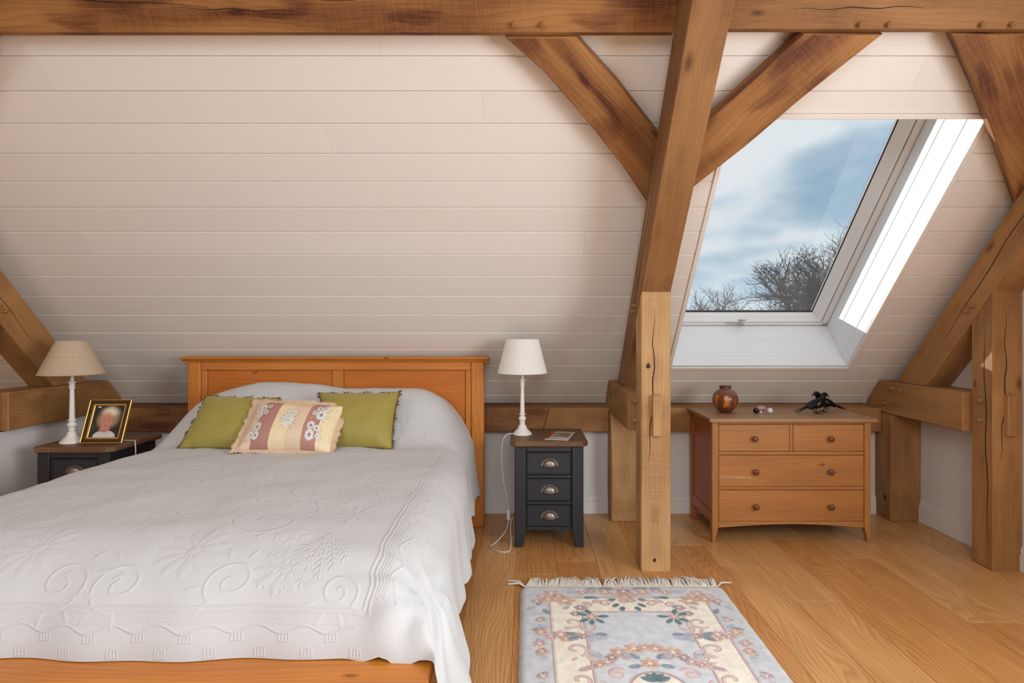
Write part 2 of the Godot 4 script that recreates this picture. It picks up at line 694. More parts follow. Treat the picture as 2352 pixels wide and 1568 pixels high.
# ---------------------------------------------------------------- room shell
func room() -> void:
	# floor: long oak planks laid away from the camera, each a piece of its own
	var fl := thing("floor", "honey coloured oak plank floor", "floor", Transform3D(), "", "structure")
	var sub := MB.new()
	sub.span(Vector3(-5.3, -0.25, -4.25), Vector3(2.75, -0.021, 3.3), 0.0)
	put(sub, "screed", mats["backing"], fl)
	var pw := 0.2075
	var joints := {-2: [-2.286], -1: [-3.537, -1.35], 0: [-3.0, -1.0], 1: [-3.158, -1.2], 2: [-3.62, -1.5], 3: [-2.2, -0.4], 4: [-3.4, -1.6], 5: [-3.1, -0.9], 6: [-2.697, -0.7], 7: [-3.5, -1.7], 8: [-3.2, -1.35], 9: [-2.5, -0.3], 10: [-3.65, -1.9], 11: [-2.86, -1.0]}
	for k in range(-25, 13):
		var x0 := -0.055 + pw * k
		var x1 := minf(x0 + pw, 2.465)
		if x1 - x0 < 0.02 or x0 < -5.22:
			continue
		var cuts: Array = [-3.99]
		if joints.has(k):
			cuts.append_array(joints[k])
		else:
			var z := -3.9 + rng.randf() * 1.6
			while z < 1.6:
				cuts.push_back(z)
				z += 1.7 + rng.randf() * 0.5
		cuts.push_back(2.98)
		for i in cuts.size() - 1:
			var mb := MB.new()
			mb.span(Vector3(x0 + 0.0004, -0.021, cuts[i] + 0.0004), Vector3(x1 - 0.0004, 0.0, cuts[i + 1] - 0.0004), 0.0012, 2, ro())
			put(mb, "plank", mats["floor %d" % [([1, 3, 1, 3, 2, 1] if k >= 2 else [2, 4, 2, 4, 1, 2])[rng.randi() % 6]]], fl)  # planks vary; paler right and deeper left also put the light's fall into colour

	# low wall under the slope, with its skirting
	var wb := thing("wall_back", "low white wall under the wall plate, with a moulded skirting board", "wall", Transform3D(), "", "structure")
	var m := MB.new()
	m.span(Vector3(-5.3, -0.02, -4.25), Vector3(2.7, 0.545, WALL_D), 0.001)
	put(m, "wall_face", mats["plaster"], wb)
	skirting("baseboard_back", Vector3(-5.2, 0, WALL_D), Vector3(2.46, 0, WALL_D), "white moulded skirting along the low wall under the slope")

	var wr := thing("wall_right", "white plaster wall that fills the oak truss beyond the chest", "wall", Transform3D(), "", "structure")
	m = MB.new()
	for q in gable(true):
		m = MB.new()
		m.xf = Transform3D(Basis(Vector3(0, 0, 1), Vector3(0, 1, 0), Vector3(-1, 0, 0)), Vector3.ZERO)
		m.prism(q, -2.467, -2.70, 0.001, 0)
		put(m, "wall_face", mats["plaster"], wr)
	var wn := thing("window_5", "unseen wide white casement window added in the right wall beside the camera for the key light", "window", Transform3D(), "", "structure")  # out of view, added to hold the key light
	for q in [[-1.2, 0.75, 0.8, 0.82], [-1.2, 1.98, 0.8, 2.05], [-1.2, 0.82, -1.13, 1.98], [0.73, 0.82, 0.8, 1.98], [-0.235, 0.82, -0.165, 1.98]]:
		m = MB.new()
		m.span(Vector3(2.53, q[1], q[0]), Vector3(2.60, q[3], q[2]), 0.004)
		put(m, "frame", mats["lacquer"], wn)
	for q in [[-1.13, -0.235], [-0.165, 0.73]]:
		m = MB.new()
		m.span(Vector3(2.56, 0.82, q[0]), Vector3(2.566, 1.98, q[1]), 0.0)
		put(m, "pane", mats["glass"], wn)
	skirting("baseboard_right", Vector3(2.467, 0, -3.82), Vector3(2.467, 0, -3.19), "white skirting between the two oak posts of the far truss")
	skirting("baseboard_right", Vector3(2.467, 0, -3.03), Vector3(2.467, 0, 2.96), "white skirting on the right wall in front of the oak post")

	var wl := thing("wall_left", "white plaster infill between the oak post and the low wall, behind the bedside cabinet", "wall", Transform3D(), "", "structure")
	m = MB.new()
	m.span(Vector3(-2.86, -0.02, WALL_D), Vector3(-2.765, 0.662, -3.18), 0.001)
	put(m, "wall_face", mats["plaster"], wl)
	m = MB.new()
	m.xf = Transform3D(Basis(Vector3(0, 0, 1), Vector3(0, 1, 0), Vector3(-1, 0, 0)), Vector3.ZERO)
	m.prism(gable(false)[0], 5.22, 5.45, 0.001, 0)
	put(m, "end_wall", mats["plaster"], wl)

	# the low wall behind the camera
	var wf := thing("wall_front", "low white wall behind the camera, under the opposite slope", "wall", Transform3D(), "", "structure")
	m = MB.new()
	m.span(Vector3(-5.3, -0.02, 2.98), Vector3(2.7, 0.67, 3.2), 0.001)
	put(m, "wall_face", mats["plaster"], wf)

	# sloped ceiling: a thick roof with a hole for the window, lined with painted boards
	var ce := thing("ceiling", "sloping ceiling of cream painted tongue and groove boards", "ceiling", slope_frame(), "", "structure")
	m = MB.new()
	var top := 3.66
	for h in [[-5.3, -4.61], [-3.475, 0.905], [2.04, 2.6]]:
		m.span(Vector3(h[0], -0.15, -0.478), Vector3(h[1], top, -0.016), 0.0)
	for h in [[-4.61, -3.475], [0.905, 2.04]]:
		m.span(Vector3(h[0], -0.15, -0.478), Vector3(h[1], 0.367, -0.016), 0.0)
		m.span(Vector3(h[0], 2.034, -0.478), Vector3(h[1], top, -0.016), 0.0)
	put(m, "roof_panel", mats["backing"], ce)
	var flat := MB.new()
	flat.xf = slope_frame().affine_inverse()
	flat.span(Vector3(-5.3, 3.28, -1.75), Vector3(2.6, 3.5, 0.6), 0.0)
	put(flat, "flat_panel", mats["plaster"], ce)
	var cb := thing("ceiling", "opposite roof slope behind the camera, painted white", "ceiling", back_slope_frame(), "", "structure")
	m = MB.new()
	for h in [[-2.6, -0.565], [0.57, 2.495], [3.63, 5.3]]:
		m.span(Vector3(h[0], -0.1, -0.478), Vector3(h[1], 3.9, 0.0), 0.0)
	for h in [[-0.565, 0.57], [2.495, 3.63]]:
		m.span(Vector3(h[0], -0.1, -0.478), Vector3(h[1], 1.467, 0.0), 0.0)
		m.span(Vector3(h[0], 3.134, -0.478), Vector3(h[1], 3.9, 0.0), 0.0)
	put(m, "roof_panel", mats["plaster"], cb)
	var bw := 0.1464
	var ends := {0: [-2.6, 0.2], 2: [-1.04, 1.4], 3: [-3.1, -0.1], 4: [-1.97, 0.5], 5: [-1.74, 1.1], 6: [-0.82], 8: [-2.3, 0.3], 10: [-1.2], 12: [-2.8, -0.9], 13: [-0.19], 14: [-2.02, 1.65], 15: [-0.6]}
	for k in range(-1, 25):
		var v0 := 0.097 + bw * (k - 0) if k >= 0 else 0.012
		var v1 := 0.097 + bw * (k + 1)
		v1 = minf(v1, top)
		if v1 - v0 < 0.03:
			continue
		var xs: Array = [-5.22]
		if ends.has(k):
			xs.append_array(ends[k])
		else:
			xs.push_back(-2.95)
		xs.push_back(2.465)
		for i in xs.size() - 1:
			var segs := []
			for part in board_cuts(xs[i], xs[i + 1], v0, v1, 0.893):
				segs.append_array(board_cuts(part[0], part[1], part[2], part[3], -4.622))
			for seg in segs:
				var mb := MB.new()
				var lo: float = seg[2] + 0.0008
				var hi: float = seg[3] - 0.0008
				mb.xf = Transform3D(Basis(Vector3(0, 1, 0), Vector3(0, 0, 1), Vector3(1, 0, 0)), Vector3.ZERO)
				mb.prism(PackedVector2Array([Vector2(lo, -0.016), Vector2(hi, -0.016), Vector2(hi, -0.0045), Vector2(hi - 0.003, 0.0), Vector2(lo + 0.003, 0.0), Vector2(lo, -0.0045)]), seg[0] + 0.0002, seg[1] - 0.0002, 0.0003, 2, ro())
				put(mb, "board", mats["board %d" % (1 + rng.randi() % 3)], ce)


# what is left of a board round the roof window and its trim
func board_cuts(x0: float, x1: float, v0: float, v1: float, ax: float) -> Array:
	var bx := ax + 1.159
	var av := 0.355
	var bv := 2.046
	if v1 <= av or v0 >= bv or x1 <= ax or x0 >= bx:
		return [[x0, x1, v0, v1]]
	var out := []
	if x0 < ax:
		out.push_back([x0, ax, v0, v1])
	if x1 > bx:
		out.push_back([bx, x1, v0, v1])
	var m0 := maxf(x0, ax)
	var m1 := minf(x1, bx)
	if v0 < av - 0.01:
		out.push_back([m0, m1, v0, av])
	if v1 > bv + 0.01:
		out.push_back([m0, m1, bv, v1])
	return out


# outlines (z, y) of a gable wall under the two slopes, whole or in pieces round the added casement
func gable(pierced: bool) -> Array:
	if not pierced:
		return [PackedVector2Array([Vector2(-4.25, -0.02), Vector2(3.2, -0.02), Vector2(3.2, 0.60), Vector2(0.42, 3.42), Vector2(-1.57, 3.42), Vector2(-4.25, 0.72)])]
	return [
		PackedVector2Array([Vector2(-4.25, -0.02), Vector2(-1.2, -0.02), Vector2(-1.2, 3.42), Vector2(-1.57, 3.42), Vector2(-4.25, 0.72)]),
		PackedVector2Array([Vector2(0.8, -0.02), Vector2(3.2, -0.02), Vector2(3.2, 0.60), Vector2(0.8, 3.03)]),
		PackedVector2Array([Vector2(-1.2, -0.02), Vector2(0.8, -0.02), Vector2(0.8, 0.75), Vector2(-1.2, 0.75)]),
		PackedVector2Array([Vector2(-1.2, 2.05), Vector2(0.8, 2.05), Vector2(0.8, 3.03), Vector2(0.42, 3.42), Vector2(-1.2, 3.42)])]


func skirting(called: String, a: Vector3, b: Vector3, label: String) -> void:
	var o := thing(called, label, "skirting", Transform3D(), "", "structure")
	var out := Vector3(0, 0, 1) if absf(b.x - a.x) > 0.01 else Vector3(-1, 0, 0)
	for p in [[0.0, 0.082, 0.018, 0.002], [0.082, 0.118, 0.0145, 0.003], [0.118, 0.127, 0.010, 0.003]]:
		var m := MB.new()
		m.span(a + Vector3(0, p[0], 0), b + Vector3(0, p[1], 0) + out * p[2], p[3])
		put(m, ["lower_board", "upper_board", "top_bead"][0 if p[0] == 0.0 else (1 if p[0] < 0.1 else 2)], mats["skirting"], o)


func roof_windows() -> void:
	roof_window("window_1", "white roof window with a grey handle, set deep in the boarded slope above the chest", slope_frame(), 0.915, 0.377)
	roof_window("window_4", "white roof window in the slope of the bay left of the bed truss", slope_frame(), -4.60, 0.377)
	roof_window("window_2", "unseen white roof window added in the opposite slope for its light, straight behind the camera", back_slope_frame(), -0.555, 1.477)  # this one and the next are unseen, added to hold the area lights
	roof_window("window_3", "unseen white roof window added in the opposite slope for its light, on the bed's side", back_slope_frame(), 2.505, 1.477)


func roof_window(called: String, label: String, at: Transform3D, x0: float, v0: float) -> void:
	var o := thing(called, label, "window", at, "", "structure")
	var x1 := x0 + 1.115
	var v1 := v0 + 1.647
	var m: MB
	# architrave round the opening
	for b in [[x0 - 0.023, v0 - 0.023, x1 + 0.023, v0], [x0 - 0.023, v1, x1 + 0.023, v1 + 0.023], [x0 - 0.023, v0, x0, v1], [x1, v0, x1 + 0.023, v1]]:
		m = MB.new()
		m.span(Vector3(b[0], b[1], -0.016), Vector3(b[2], b[3], 0.008), 0.002)
		put(m, "architrave", mats["board 1"], o)
	# boards that line the reveal: three on each side
	for w in [[-0.098, 0.006], [-0.243, -0.099], [-0.375, -0.244]]:
		for b in [[x0 - 0.012, v0 - 0.012, x1 + 0.012, v0], [x0 - 0.012, v1, x1 + 0.012, v1 + 0.012], [x0 - 0.012, v0, x0, v1], [x1, v0, x1 + 0.012, v1]]:
			m = MB.new()
			m.span(Vector3(b[0], b[1], w[0]), Vector3(b[2], b[3], w[1]), 0.003)
			put(m, "board", mats["reveal"], o)
	# fixed frame, sash with a splayed inner face, and dark seals: profiles (distance in, depth) run along each side
	var frame := PackedVector2Array([Vector2(0.0, -0.376), Vector2(0.035, -0.376), Vector2(0.038, -0.379), Vector2(0.038, -0.476), Vector2(0.0, -0.476)])
	var sash := PackedVector2Array([Vector2(0.043, -0.386), Vector2(0.046, -0.383), Vector2(0.052, -0.383), Vector2(0.068, -0.418), Vector2(0.071, -0.419), Vector2(0.088, -0.452), Vector2(0.088, -0.470), Vector2(0.043, -0.470)])
	var seal_gap := PackedVector2Array([Vector2(0.038, -0.405), Vector2(0.043, -0.405), Vector2(0.043, -0.47), Vector2(0.038, -0.47)])
	var seal_pane := PackedVector2Array([Vector2(0.088, -0.453), Vector2(0.0945, -0.456), Vector2(0.0945, -0.470), Vector2(0.088, -0.470)])
	for p in [["frame", frame, "lacquer"], ["sash", sash, "lacquer"], ["seal", seal_gap, "gasket"], ["seal", seal_pane, "gasket"]]:
		for side in 4:
			var k := 0.58 if side == 0 else 1.0
			var poly := PackedVector2Array()
			for q in p[1]:
				poly.push_back(Vector2(q.x * k, q.y))
			m = MB.new()
			if side == 0:
				m.xf = Transform3D(Basis(Vector3(0, 1, 0), Vector3(0, 0, 1), Vector3(1, 0, 0)), Vector3(x0, v0, 0))
			elif side == 1:
				m.xf = Transform3D(Basis(Vector3(0, -1, 0), Vector3(0, 0, 1), Vector3(-1, 0, 0)), Vector3(x1, v1, 0))
			elif side == 2:
				m.xf = Transform3D(Basis(Vector3(1, 0, 0), Vector3(0, 0, 1), Vector3(0, -1, 0)), Vector3(x0, v1, 0))
			else:
				m.xf = Transform3D(Basis(Vector3(-1, 0, 0), Vector3(0, 0, 1), Vector3(0, 1, 0)), Vector3(x1, v0, 0))
			m.prism(poly, 0.0, (x1 - x0) if side < 2 else (v1 - v0), 0.0, 2)
			put(m, p[0], mats[p[2]], o)
	m = MB.new()
	m.span(Vector3(x0 + 0.089, v0 + 0.052, -0.466), Vector3(x1 - 0.089, v1 - 0.089, -0.460), 0.0)
	put(m, "pane", mats["glass"], o)
	# turning handle on the lower sash rail
	var hx := x0 + 0.537
	m = MB.new()
	m.box(Vector3(hx, v0 + 0.033, -0.392), Vector3(0.05, 0.020, 0.008), 0.003)
	m.tube([Vector3(hx - 0.007, v0 + 0.034, -0.39), Vector3(hx - 0.009, v0 + 0.032, -0.358)], [0.010, 0.010], 10)
	m.tube([Vector3(hx + 0.004, v0 + 0.026, -0.357), Vector3(hx - 0.022, v0 + 0.036, -0.356), Vector3(hx - 0.062, v0 + 0.042, -0.356), Vector3(hx - 0.114, v0 + 0.042, -0.358)], [0.009, 0.008, 0.006, 0.005], 8)
	put(m, "handle", mats["grey metal"], o)


# ---------------------------------------------------------------- oak frame
func peg(o: Node3D, at: Vector3, dir: Vector3, len_ := 0.022, r := 0.0105) -> void:
	var m := MB.new()
	m.tube([at - dir * 0.01, at + dir * len_ * 0.8, at + dir * len_], [r, r, r * 0.8], 8, -1)
	put(m, "peg", mats["oak end"], o)


# a long thin shake in a face, following points just proud of the timber's surface
func shake(o: Node3D, pts: Array, wide: float, normal: Vector3) -> void:
	var m := MB.new()
	var n := pts.size()
	for i in n - 1:
		var a: Vector3 = pts[i]
		var b: Vector3 = pts[i + 1]
		var s := (b - a).cross(normal).normalized()
		var wa := wide * sin(PI * clampf((i + 0.12) / n, 0.0, 1.0))
		var wb := wide * sin(PI * clampf((i + 1.12) / n, 0.0, 1.0))
		m.quad(a - s * wa, a + s * wa, b + s * wb, b - s * wb, Vector2.ZERO, Vector2.ZERO, Vector2.ZERO, Vector2.ZERO, normal)
	put(m, "crack", mats["crack"], o)


# a dark knot: an irregular disc set flush in a face
func knot(o: Node3D, at: Vector3, normal: Vector3, r: float, tall: float) -> void:
	var side := normal.cross(Vector3.UP).normalized()
	var m := MB.new()
	for ring in 2:
		for i in 11:
			var p: Array[Vector3] = []
			for j in 2:
				var ang := TAU * ((i + j) % 11) / 11.0
				var k := r * (0.85 + 0.14 * sin(ang * 3.0 + at.y * 40.0) + 0.10 * sin(ang * 5.0)) * (1.0 if ring == 0 else 0.5)
				p.push_back(at + side * cos(ang) * k + Vector3.UP * sin(ang) * k * tall + normal * (0.0008 + 0.0006 * ring))
			var mid := at + normal * (0.0012 + 0.0006 * ring)
			m.tri(mid, p[0], p[1], Vector2.ZERO, Vector2.ZERO, Vector2.ZERO, normal)
	put(m, "knot", mats["dark knot"], o)


# local (up the slope, into the room, along +x of the room)
func rafter_frame(x: float) -> Transform3D:
	var s := slope_frame()
	return Transform3D(Basis(s.basis.y, s.basis.z, s.basis.x), FOOT + Vector3(x, 0, 0))


func upright_frame(x: float) -> Transform3D:
	# local (towards the camera, up, towards -x)
	return Transform3D(Basis(Vector3(0, 0, 1), Vector3(0, 1, 0), Vector3(-1, 0, 0)), Vector3(x, 0, 0))


func truss(x: float, side: float, names: Array) -> void:
	# x is the face seen; side +1 when the timber lies to the right of it
	var w := 0.148 * side
	# the principal rafter, cut level where it stands on the sole piece
	var o := thing("oak_rafter", names[0], "beam", rafter_frame(x))
	var m := MB.new()
	m.prism(PackedVector2Array([Vector2(0.339, 0.0925), Vector2(2.93, 0.0925), Vector2(2.93, 0.2925), Vector2(0.537, 0.2925)]), 0.0, w, 0.004, 0, ro())
	put(m, "timber", mats["oak mid" if side > 0.0 and x < 1.0 else "oak"], o)
	var fx := -side
	for p in [[1.078, 0.255], [1.125, 0.263]]:
		peg(o, Vector3(p[0], p[1] - 0.02, 0.0), Vector3(0, 0, fx), 0.028)
	var cr := []
	for i in 9:
		var t := i / 8.0
		cr.push_back(Vector3(0.75 + t * 1.2, 0.215 - 0.045 * t + 0.006 * sin(i * 2.2), 0.0012 * fx))
	shake(o, cr, 0.0022, Vector3(0, 0, fx))
	# the post under it
	o = thing("oak_post", names[1], "post", upright_frame(x))
	m = MB.new()
	m.prism(PackedVector2Array([Vector2(-3.178, 0.0), Vector2(-3.03, 0.0), Vector2(-3.03, 1.388), Vector2(-3.178, 1.238)]), 0.0, -w, 0.005, 1, ro())
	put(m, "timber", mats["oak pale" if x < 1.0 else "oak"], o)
	# end of the sole piece's tenon, standing out of the post's face
	m = MB.new()
	m.span(Vector3(-3.05, 0.675, -w * 0.36), Vector3(-3.0, 0.879, -w * 0.66), 0.003, 1, ro())
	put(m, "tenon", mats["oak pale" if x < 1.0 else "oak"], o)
	for y in [0.80, 0.70]:
		peg(o, Vector3(-3.105, y + 0.04, 0.0), Vector3(0, 0, side), 0.026)
	cr = []
	for i in 14:
		var t := i / 13.0
		cr.push_back(Vector3(-3.0288, 1.30 - t * 0.75, -w * (0.42 - 0.16 * smooth(0.5, 1.0, t) + 0.04 * sin(i * 1.7))))
	shake(o, cr, 0.0026, Vector3(1, 0, 0))
	if side > 0.0 and x < 1.0:
		knot(o, Vector3(-3.03, 0.055, -w * 0.45), Vector3(1, 0, 0), 0.010, 1.2)
		knot(o, Vector3(-3.03, 1.02, -w * 0.24), Vector3(1, 0, 0), 0.013, 1.3)
	if x > 1.0:
		cr = []
		for i in 16:
			var t := i / 15.0
			cr.push_back(Vector3(-3.09 + 0.03 * t + 0.006 * sin(i * 1.3), 1.26 - t * 1.15, 0.0012))
		shake(o, cr, 0.003, Vector3(0, 0, 1))
	# the sole piece that carries the rafter's foot over the wall plate
	o = thing("sole_piece", names[2], "beam", upright_frame(x - 0.041 * side))
	m = MB.new()
	m.prism(PackedVector2Array([Vector2(-3.185, 0.672), Vector2(-3.185, 0.872), Vector2(-3.944, 0.872), Vector2(-4.083, 0.731), Vector2(-4.083, 0.703), Vector2(-3.906, 0.703), Vector2(-3.906, 0.672)]), 0.0, -0.205 * side, 0.004, 0, ro())
	put(m, "timber", mats["oak"], o)
	if x > 1.0:
		for p in [[-3.79, 0.835], [-3.70, 0.832], [-3.86, 0.735]]:
			peg(o, Vector3(p[0], p[1], 0.0), Vector3(0, 0, side), 0.024)
	# the short post under the sole piece, against the low wall
	if side > 0.0:
		o = thing("oak_stub_post", names[3], "post", upright_frame(x - 0.04))
		m = MB.new()
		m.span(Vector3(-3.985, 0.0, 0.0), Vector3(-3.81, 0.67, -0.197 if x < 1.0 else -0.185), 0.005, 1, ro())
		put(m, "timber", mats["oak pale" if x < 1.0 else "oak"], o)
		if x > 1.0:
			knot(o, Vector3(-3.875, 0.135, 0.0), Vector3(0, 0, 1), 0.014, 1.9)


func brace(called_label: String, low: Array, up: Array, mat: String, top := 2.399) -> void:
	var o := thing("oak_brace", called_label, "beam", slope_frame())
	var poly := PackedVector2Array()
	for p in low:
		poly.push_back(p)
	up.reverse()
	for p in up:
		poly.push_back(p)
	var under := PackedVector2Array([Vector2(-9, 0), Vector2(9, 0), Vector2(9, top), Vector2(-9, top)])
	poly = Geometry2D.intersect_polygons(poly, under)[0]
	# the grain runs along the brace: turn the outline so that it lies along local x
	var a: Vector2 = low[0]
	var b: Vector2 = low[low.size() - 1]
	var turn := (b - a).angle()
	var flat := PackedVector2Array()
	for p in poly:
		flat.push_back((p - a).rotated(-turn))
	var m := MB.new()
	m.xf = Transform3D(Basis(Vector3(0, 0, 1), turn), Vector3(a.x, a.y, 0))
	m.prism(flat, 0.026, 0.09, 0.003, 0, ro())
	put(m, "timber", mats[mat], o)


func curve(pts: Array) -> Array:
	var c := Curve2D.new()
	for i in pts.size():
		var t: Vector2 = ((pts[mini(i + 1, pts.size() - 1)] as Vector2) - (pts[maxi(i - 1, 0)] as Vector2)) / 6.0
		c.add_point(pts[i], -t, t)
	var out := []
	for i in 19:
		out.push_back(c.sample_baked(c.get_baked_length() * i / 18.0))
	return out


func timbers() -> void:
	truss(0.568, 1.0, ["oak principal rafter rising from behind the free-standing post between bed and chest", "free-standing square oak post between the black bedside cabinet and the chest", "short oak sole piece running back from the free-standing post to the slope", "short oak post against the wall behind the free-standing post"])
	truss(2.317, 1.0, ["oak principal rafter with two pegs beside the roof window", "cracked oak post with a sunlit patch at the right edge", "pegged oak sole piece beside the chest of drawers", "short oak post with a dark knot against the wall, right of the chest"])
	truss(-2.75, -1.0, ["oak principal rafter above the linen-shaded lamp", "oak post at the left edge of the room, beyond the bed", "oak sole piece behind the linen-shaded lamp"])
	# the purlin, in lengths between the rafters, square to the slope, with a chamfered lower edge
	var runs := [[-2.75, 0.568, "long oak purlin above the bed", [-0.049, 0.06]], [0.716, 2.465, "short oak purlin above the roof window", [1.279, 1.389, 1.746, 1.861]]]
	for r in runs:
		var o := thing("oak_purlin", r[2], "beam", slope_frame())
		var m := MB.new()
		m.xf = Transform3D(Basis(Vector3(0, 1, 0), Vector3(0, 0, 1), Vector3(1, 0, 0)), Vector3.ZERO)
		var lift := 0.0 if r[0] < 0.0 else 0.012
		m.prism(PackedVector2Array([Vector2(2.40 + lift, 0.002), Vector2(2.66, 0.002), Vector2(2.66, 0.09), Vector2(2.418 + lift, 0.09), Vector2(2.40 + lift, 0.072)]), r[0], r[1], 0.002, 2, ro())
		put(m, "timber", mats["oak brown" if r[0] < 0.0 else "oak mid"], o)
		for q in ([[-2.2, 2.56, 1.0, -0.05], [-1.35, 2.505, 0.5, -0.012], [-0.9, 2.53, 0.75, 0.015]] if r[0] < 0.0 else [[1.0, 2.50, 0.5, 0.01]]):
			var cr := []
			for i in 10:
				cr.push_back(Vector3(q[0] + q[2] * i / 9.0, q[1] + q[3] * i / 9.0 + 0.004 * sin(i * 1.9), 0.0908))
			shake(o, cr, 0.0016, Vector3(0, 0, 1))
		for x in r[3]:
			peg(o, Vector3(x, 2.448, 0.09), Vector3(0, 0, 1), 0.018, 0.011)
	var low := curve([Vector2(-0.12, 2.43), Vector2(0.071, 2.266), Vector2(0.262, 2.053), Vector2(0.434, 1.845), Vector2(0.60, 1.61)])
	var up := curve([Vector2(0.165, 2.43), Vector2(0.375, 2.222), Vector2(0.60, 1.965)])
	brace("curved oak wind brace joining the long purlin to the middle rafter", low, up, "oak brown")
	low = curve([Vector2(0.68, 1.62), Vector2(0.798, 1.755), Vector2(0.98, 1.951), Vector2(1.133, 2.139), Vector2(1.263, 2.283), Vector2(1.41, 2.44)])
	up = curve([Vector2(0.68, 1.94), Vector2(0.784, 2.062), Vector2(0.933, 2.239), Vector2(1.10, 2.44)])
	brace("curved oak wind brace crossing the top corner of the roof window", low, up, "oak brown", 2.411)
	low = curve([Vector2(1.62, 2.44), Vector2(1.867, 2.185), Vector2(2.075, 1.951), Vector2(2.36, 1.62)])
	up = curve([Vector2(1.98, 2.44), Vector2(2.15, 2.27), Vector2(2.36, 2.05)])
	brace("dark stained oak wind brace at the top right of the room", low, up, "oak brown", 2.411)
	low = curve([Vector2(-2.04, 2.43), Vector2(-2.26, 2.25), Vector2(-2.45, 2.05), Vector2(-2.79, 1.61)])
	up = curve([Vector2(-2.36, 2.43), Vector2(-2.57, 2.222), Vector2(-2.79, 1.965)])
	brace("oak wind brace just showing at the top left corner", low, up, "oak brown")
	# the wall plate on the low wall, in three lengths
	for r in [[-5.2, -2.92, "oak wall plate on the low wall, left of the bed truss"], [-2.70, 0.10, "dark oak wall plate behind the bed and lamps"], [0.102, 0.526, "length of oak wall plate scarfed in behind the magazine"], [0.726, 2.275, "weathered oak wall plate behind the chest of drawers"]]:
		var o := thing("wall_plate_beam", r[2], "beam", Transform3D())
		var m := MB.new()
		var l0: float = 0.045 if is_equal_approx(r[0], 0.102) else 0.0
		var l1: float = 0.045 if is_equal_approx(r[1], 0.10) else 0.0
		m.prism(PackedVector2Array([Vector2(r[0], 0.546), Vector2(r[1], 0.546), Vector2(r[1] + l1, 0.70), Vector2(r[0] + l0, 0.70)]), -4.14, -3.91, 0.003, 0, ro())
		put(m, "timber", mats["oak brown" if r[0] < 0.1 else "oak"], o)


# ---------------------------------------------------------------- bed
func piece(o: Node3D, called: String, lo: Vector3, hi: Vector3, mat: String, ga := 0, b := 0.003) -> MeshInstance3D:
	var m := MB.new()
	m.span(lo, hi, b, ga, ro())
	return put(m, called, mats[mat], o)


func bed() -> void:
	var o := thing("bed", "wide oak bed with a panelled headboard and a low footboard", "bed", pos(-1.16, 0, -3.70))
	# x from the middle of the bed; z = 0 is the front of the headboard
	for s in [-1, 1]:
		piece(o, "post", Vector3(s * 0.822, 0.0, -0.05), Vector3(s * 0.90, 1.005, 0.002), "headboard", 1, 0.006)
		piece(o, "inner_stile", Vector3(s * 0.787, 0.25, -0.042), Vector3(s * 0.821, 0.954, -0.006), "headboard", 1, 0.004)
	piece(o, "top_rail", Vector3(-0.821, 0.954, -0.044), Vector3(0.821, 1.005, -0.004), "headboard", 0, 0.004)
	piece(o, "centre_stile", Vector3(-0.022, 0.25, -0.042), Vector3(0.044, 0.9535, -0.006), "headboard", 1, 0.004)
	piece(o, "panel", Vector3(-0.786, 0.25, -0.036), Vector3(-0.023, 0.953, -0.018), "headboard panel", 0, 0.002)
	piece(o, "panel", Vector3(0.045, 0.25, -0.036), Vector3(0.786, 0.953, -0.018), "headboard panel", 0, 0.002)
	var m := MB.new()
	m.xf = Transform3D(Basis(Vector3(0, 0, -1), Vector3(0, 1, 0), Vector3(1, 0, 0)), Vector3.ZERO)
	# moulded cap: local x runs back from the front face
	m.prism(PackedVector2Array([Vector2(0.052, 1.005), Vector2(-0.004, 1.005), Vector2(-0.008, 1.013), Vector2(-0.022, 1.019), Vector2(-0.028, 1.024), Vector2(-0.030, 1.035), Vector2(0.062, 1.035)]), -0.931, 0.931, 0.006, 2, ro())
	put(m, "cap", mats["headboard"], o)
	# rails, slatted base hidden under the spread, and the footboard with a broad cap
	for s in [-1, 1]:
		piece(o, "side_rail", Vector3(s * 0.80, 0.16, 0.004), Vector3(s * 0.83, 0.32, 2.13), "headboard", 2)
		piece(o, "foot_post", Vector3(s * 0.83, 0.0, 2.14), Vector3(s * 0.90, 0.335, 2.21), "headboard", 1, 0.005)
	piece(o, "foot_panel", Vector3(-0.829, 0.08, 2.155), Vector3(0.829, 0.335, 2.19), "headboard panel", 0)
	m = MB.new()
	m.xf = Transform3D(Basis(Vector3(0, 0, -1), Vector3(0, 1, 0), Vector3(1, 0, 0)), Vector3.ZERO)
	m.prism(PackedVector2Array([Vector2(-2.128, 0.336), Vector2(-2.235, 0.336), Vector2(-2.26, 0.347), Vector2(-2.26, 0.360), Vector2(-2.205, 0.364), Vector2(-2.128, 0.364)]), -0.925, 0.925, 0.004, 2, ro())
	put(m, "foot_cap", mats["headboard"], o)


const SPREAD_C := -1.16
const SPREAD_HEAD := 3.692
const SPREAD_TURN := 1.842     # length of the flat top before it bends down at the foot
const SPREAD_LEN := 2.285



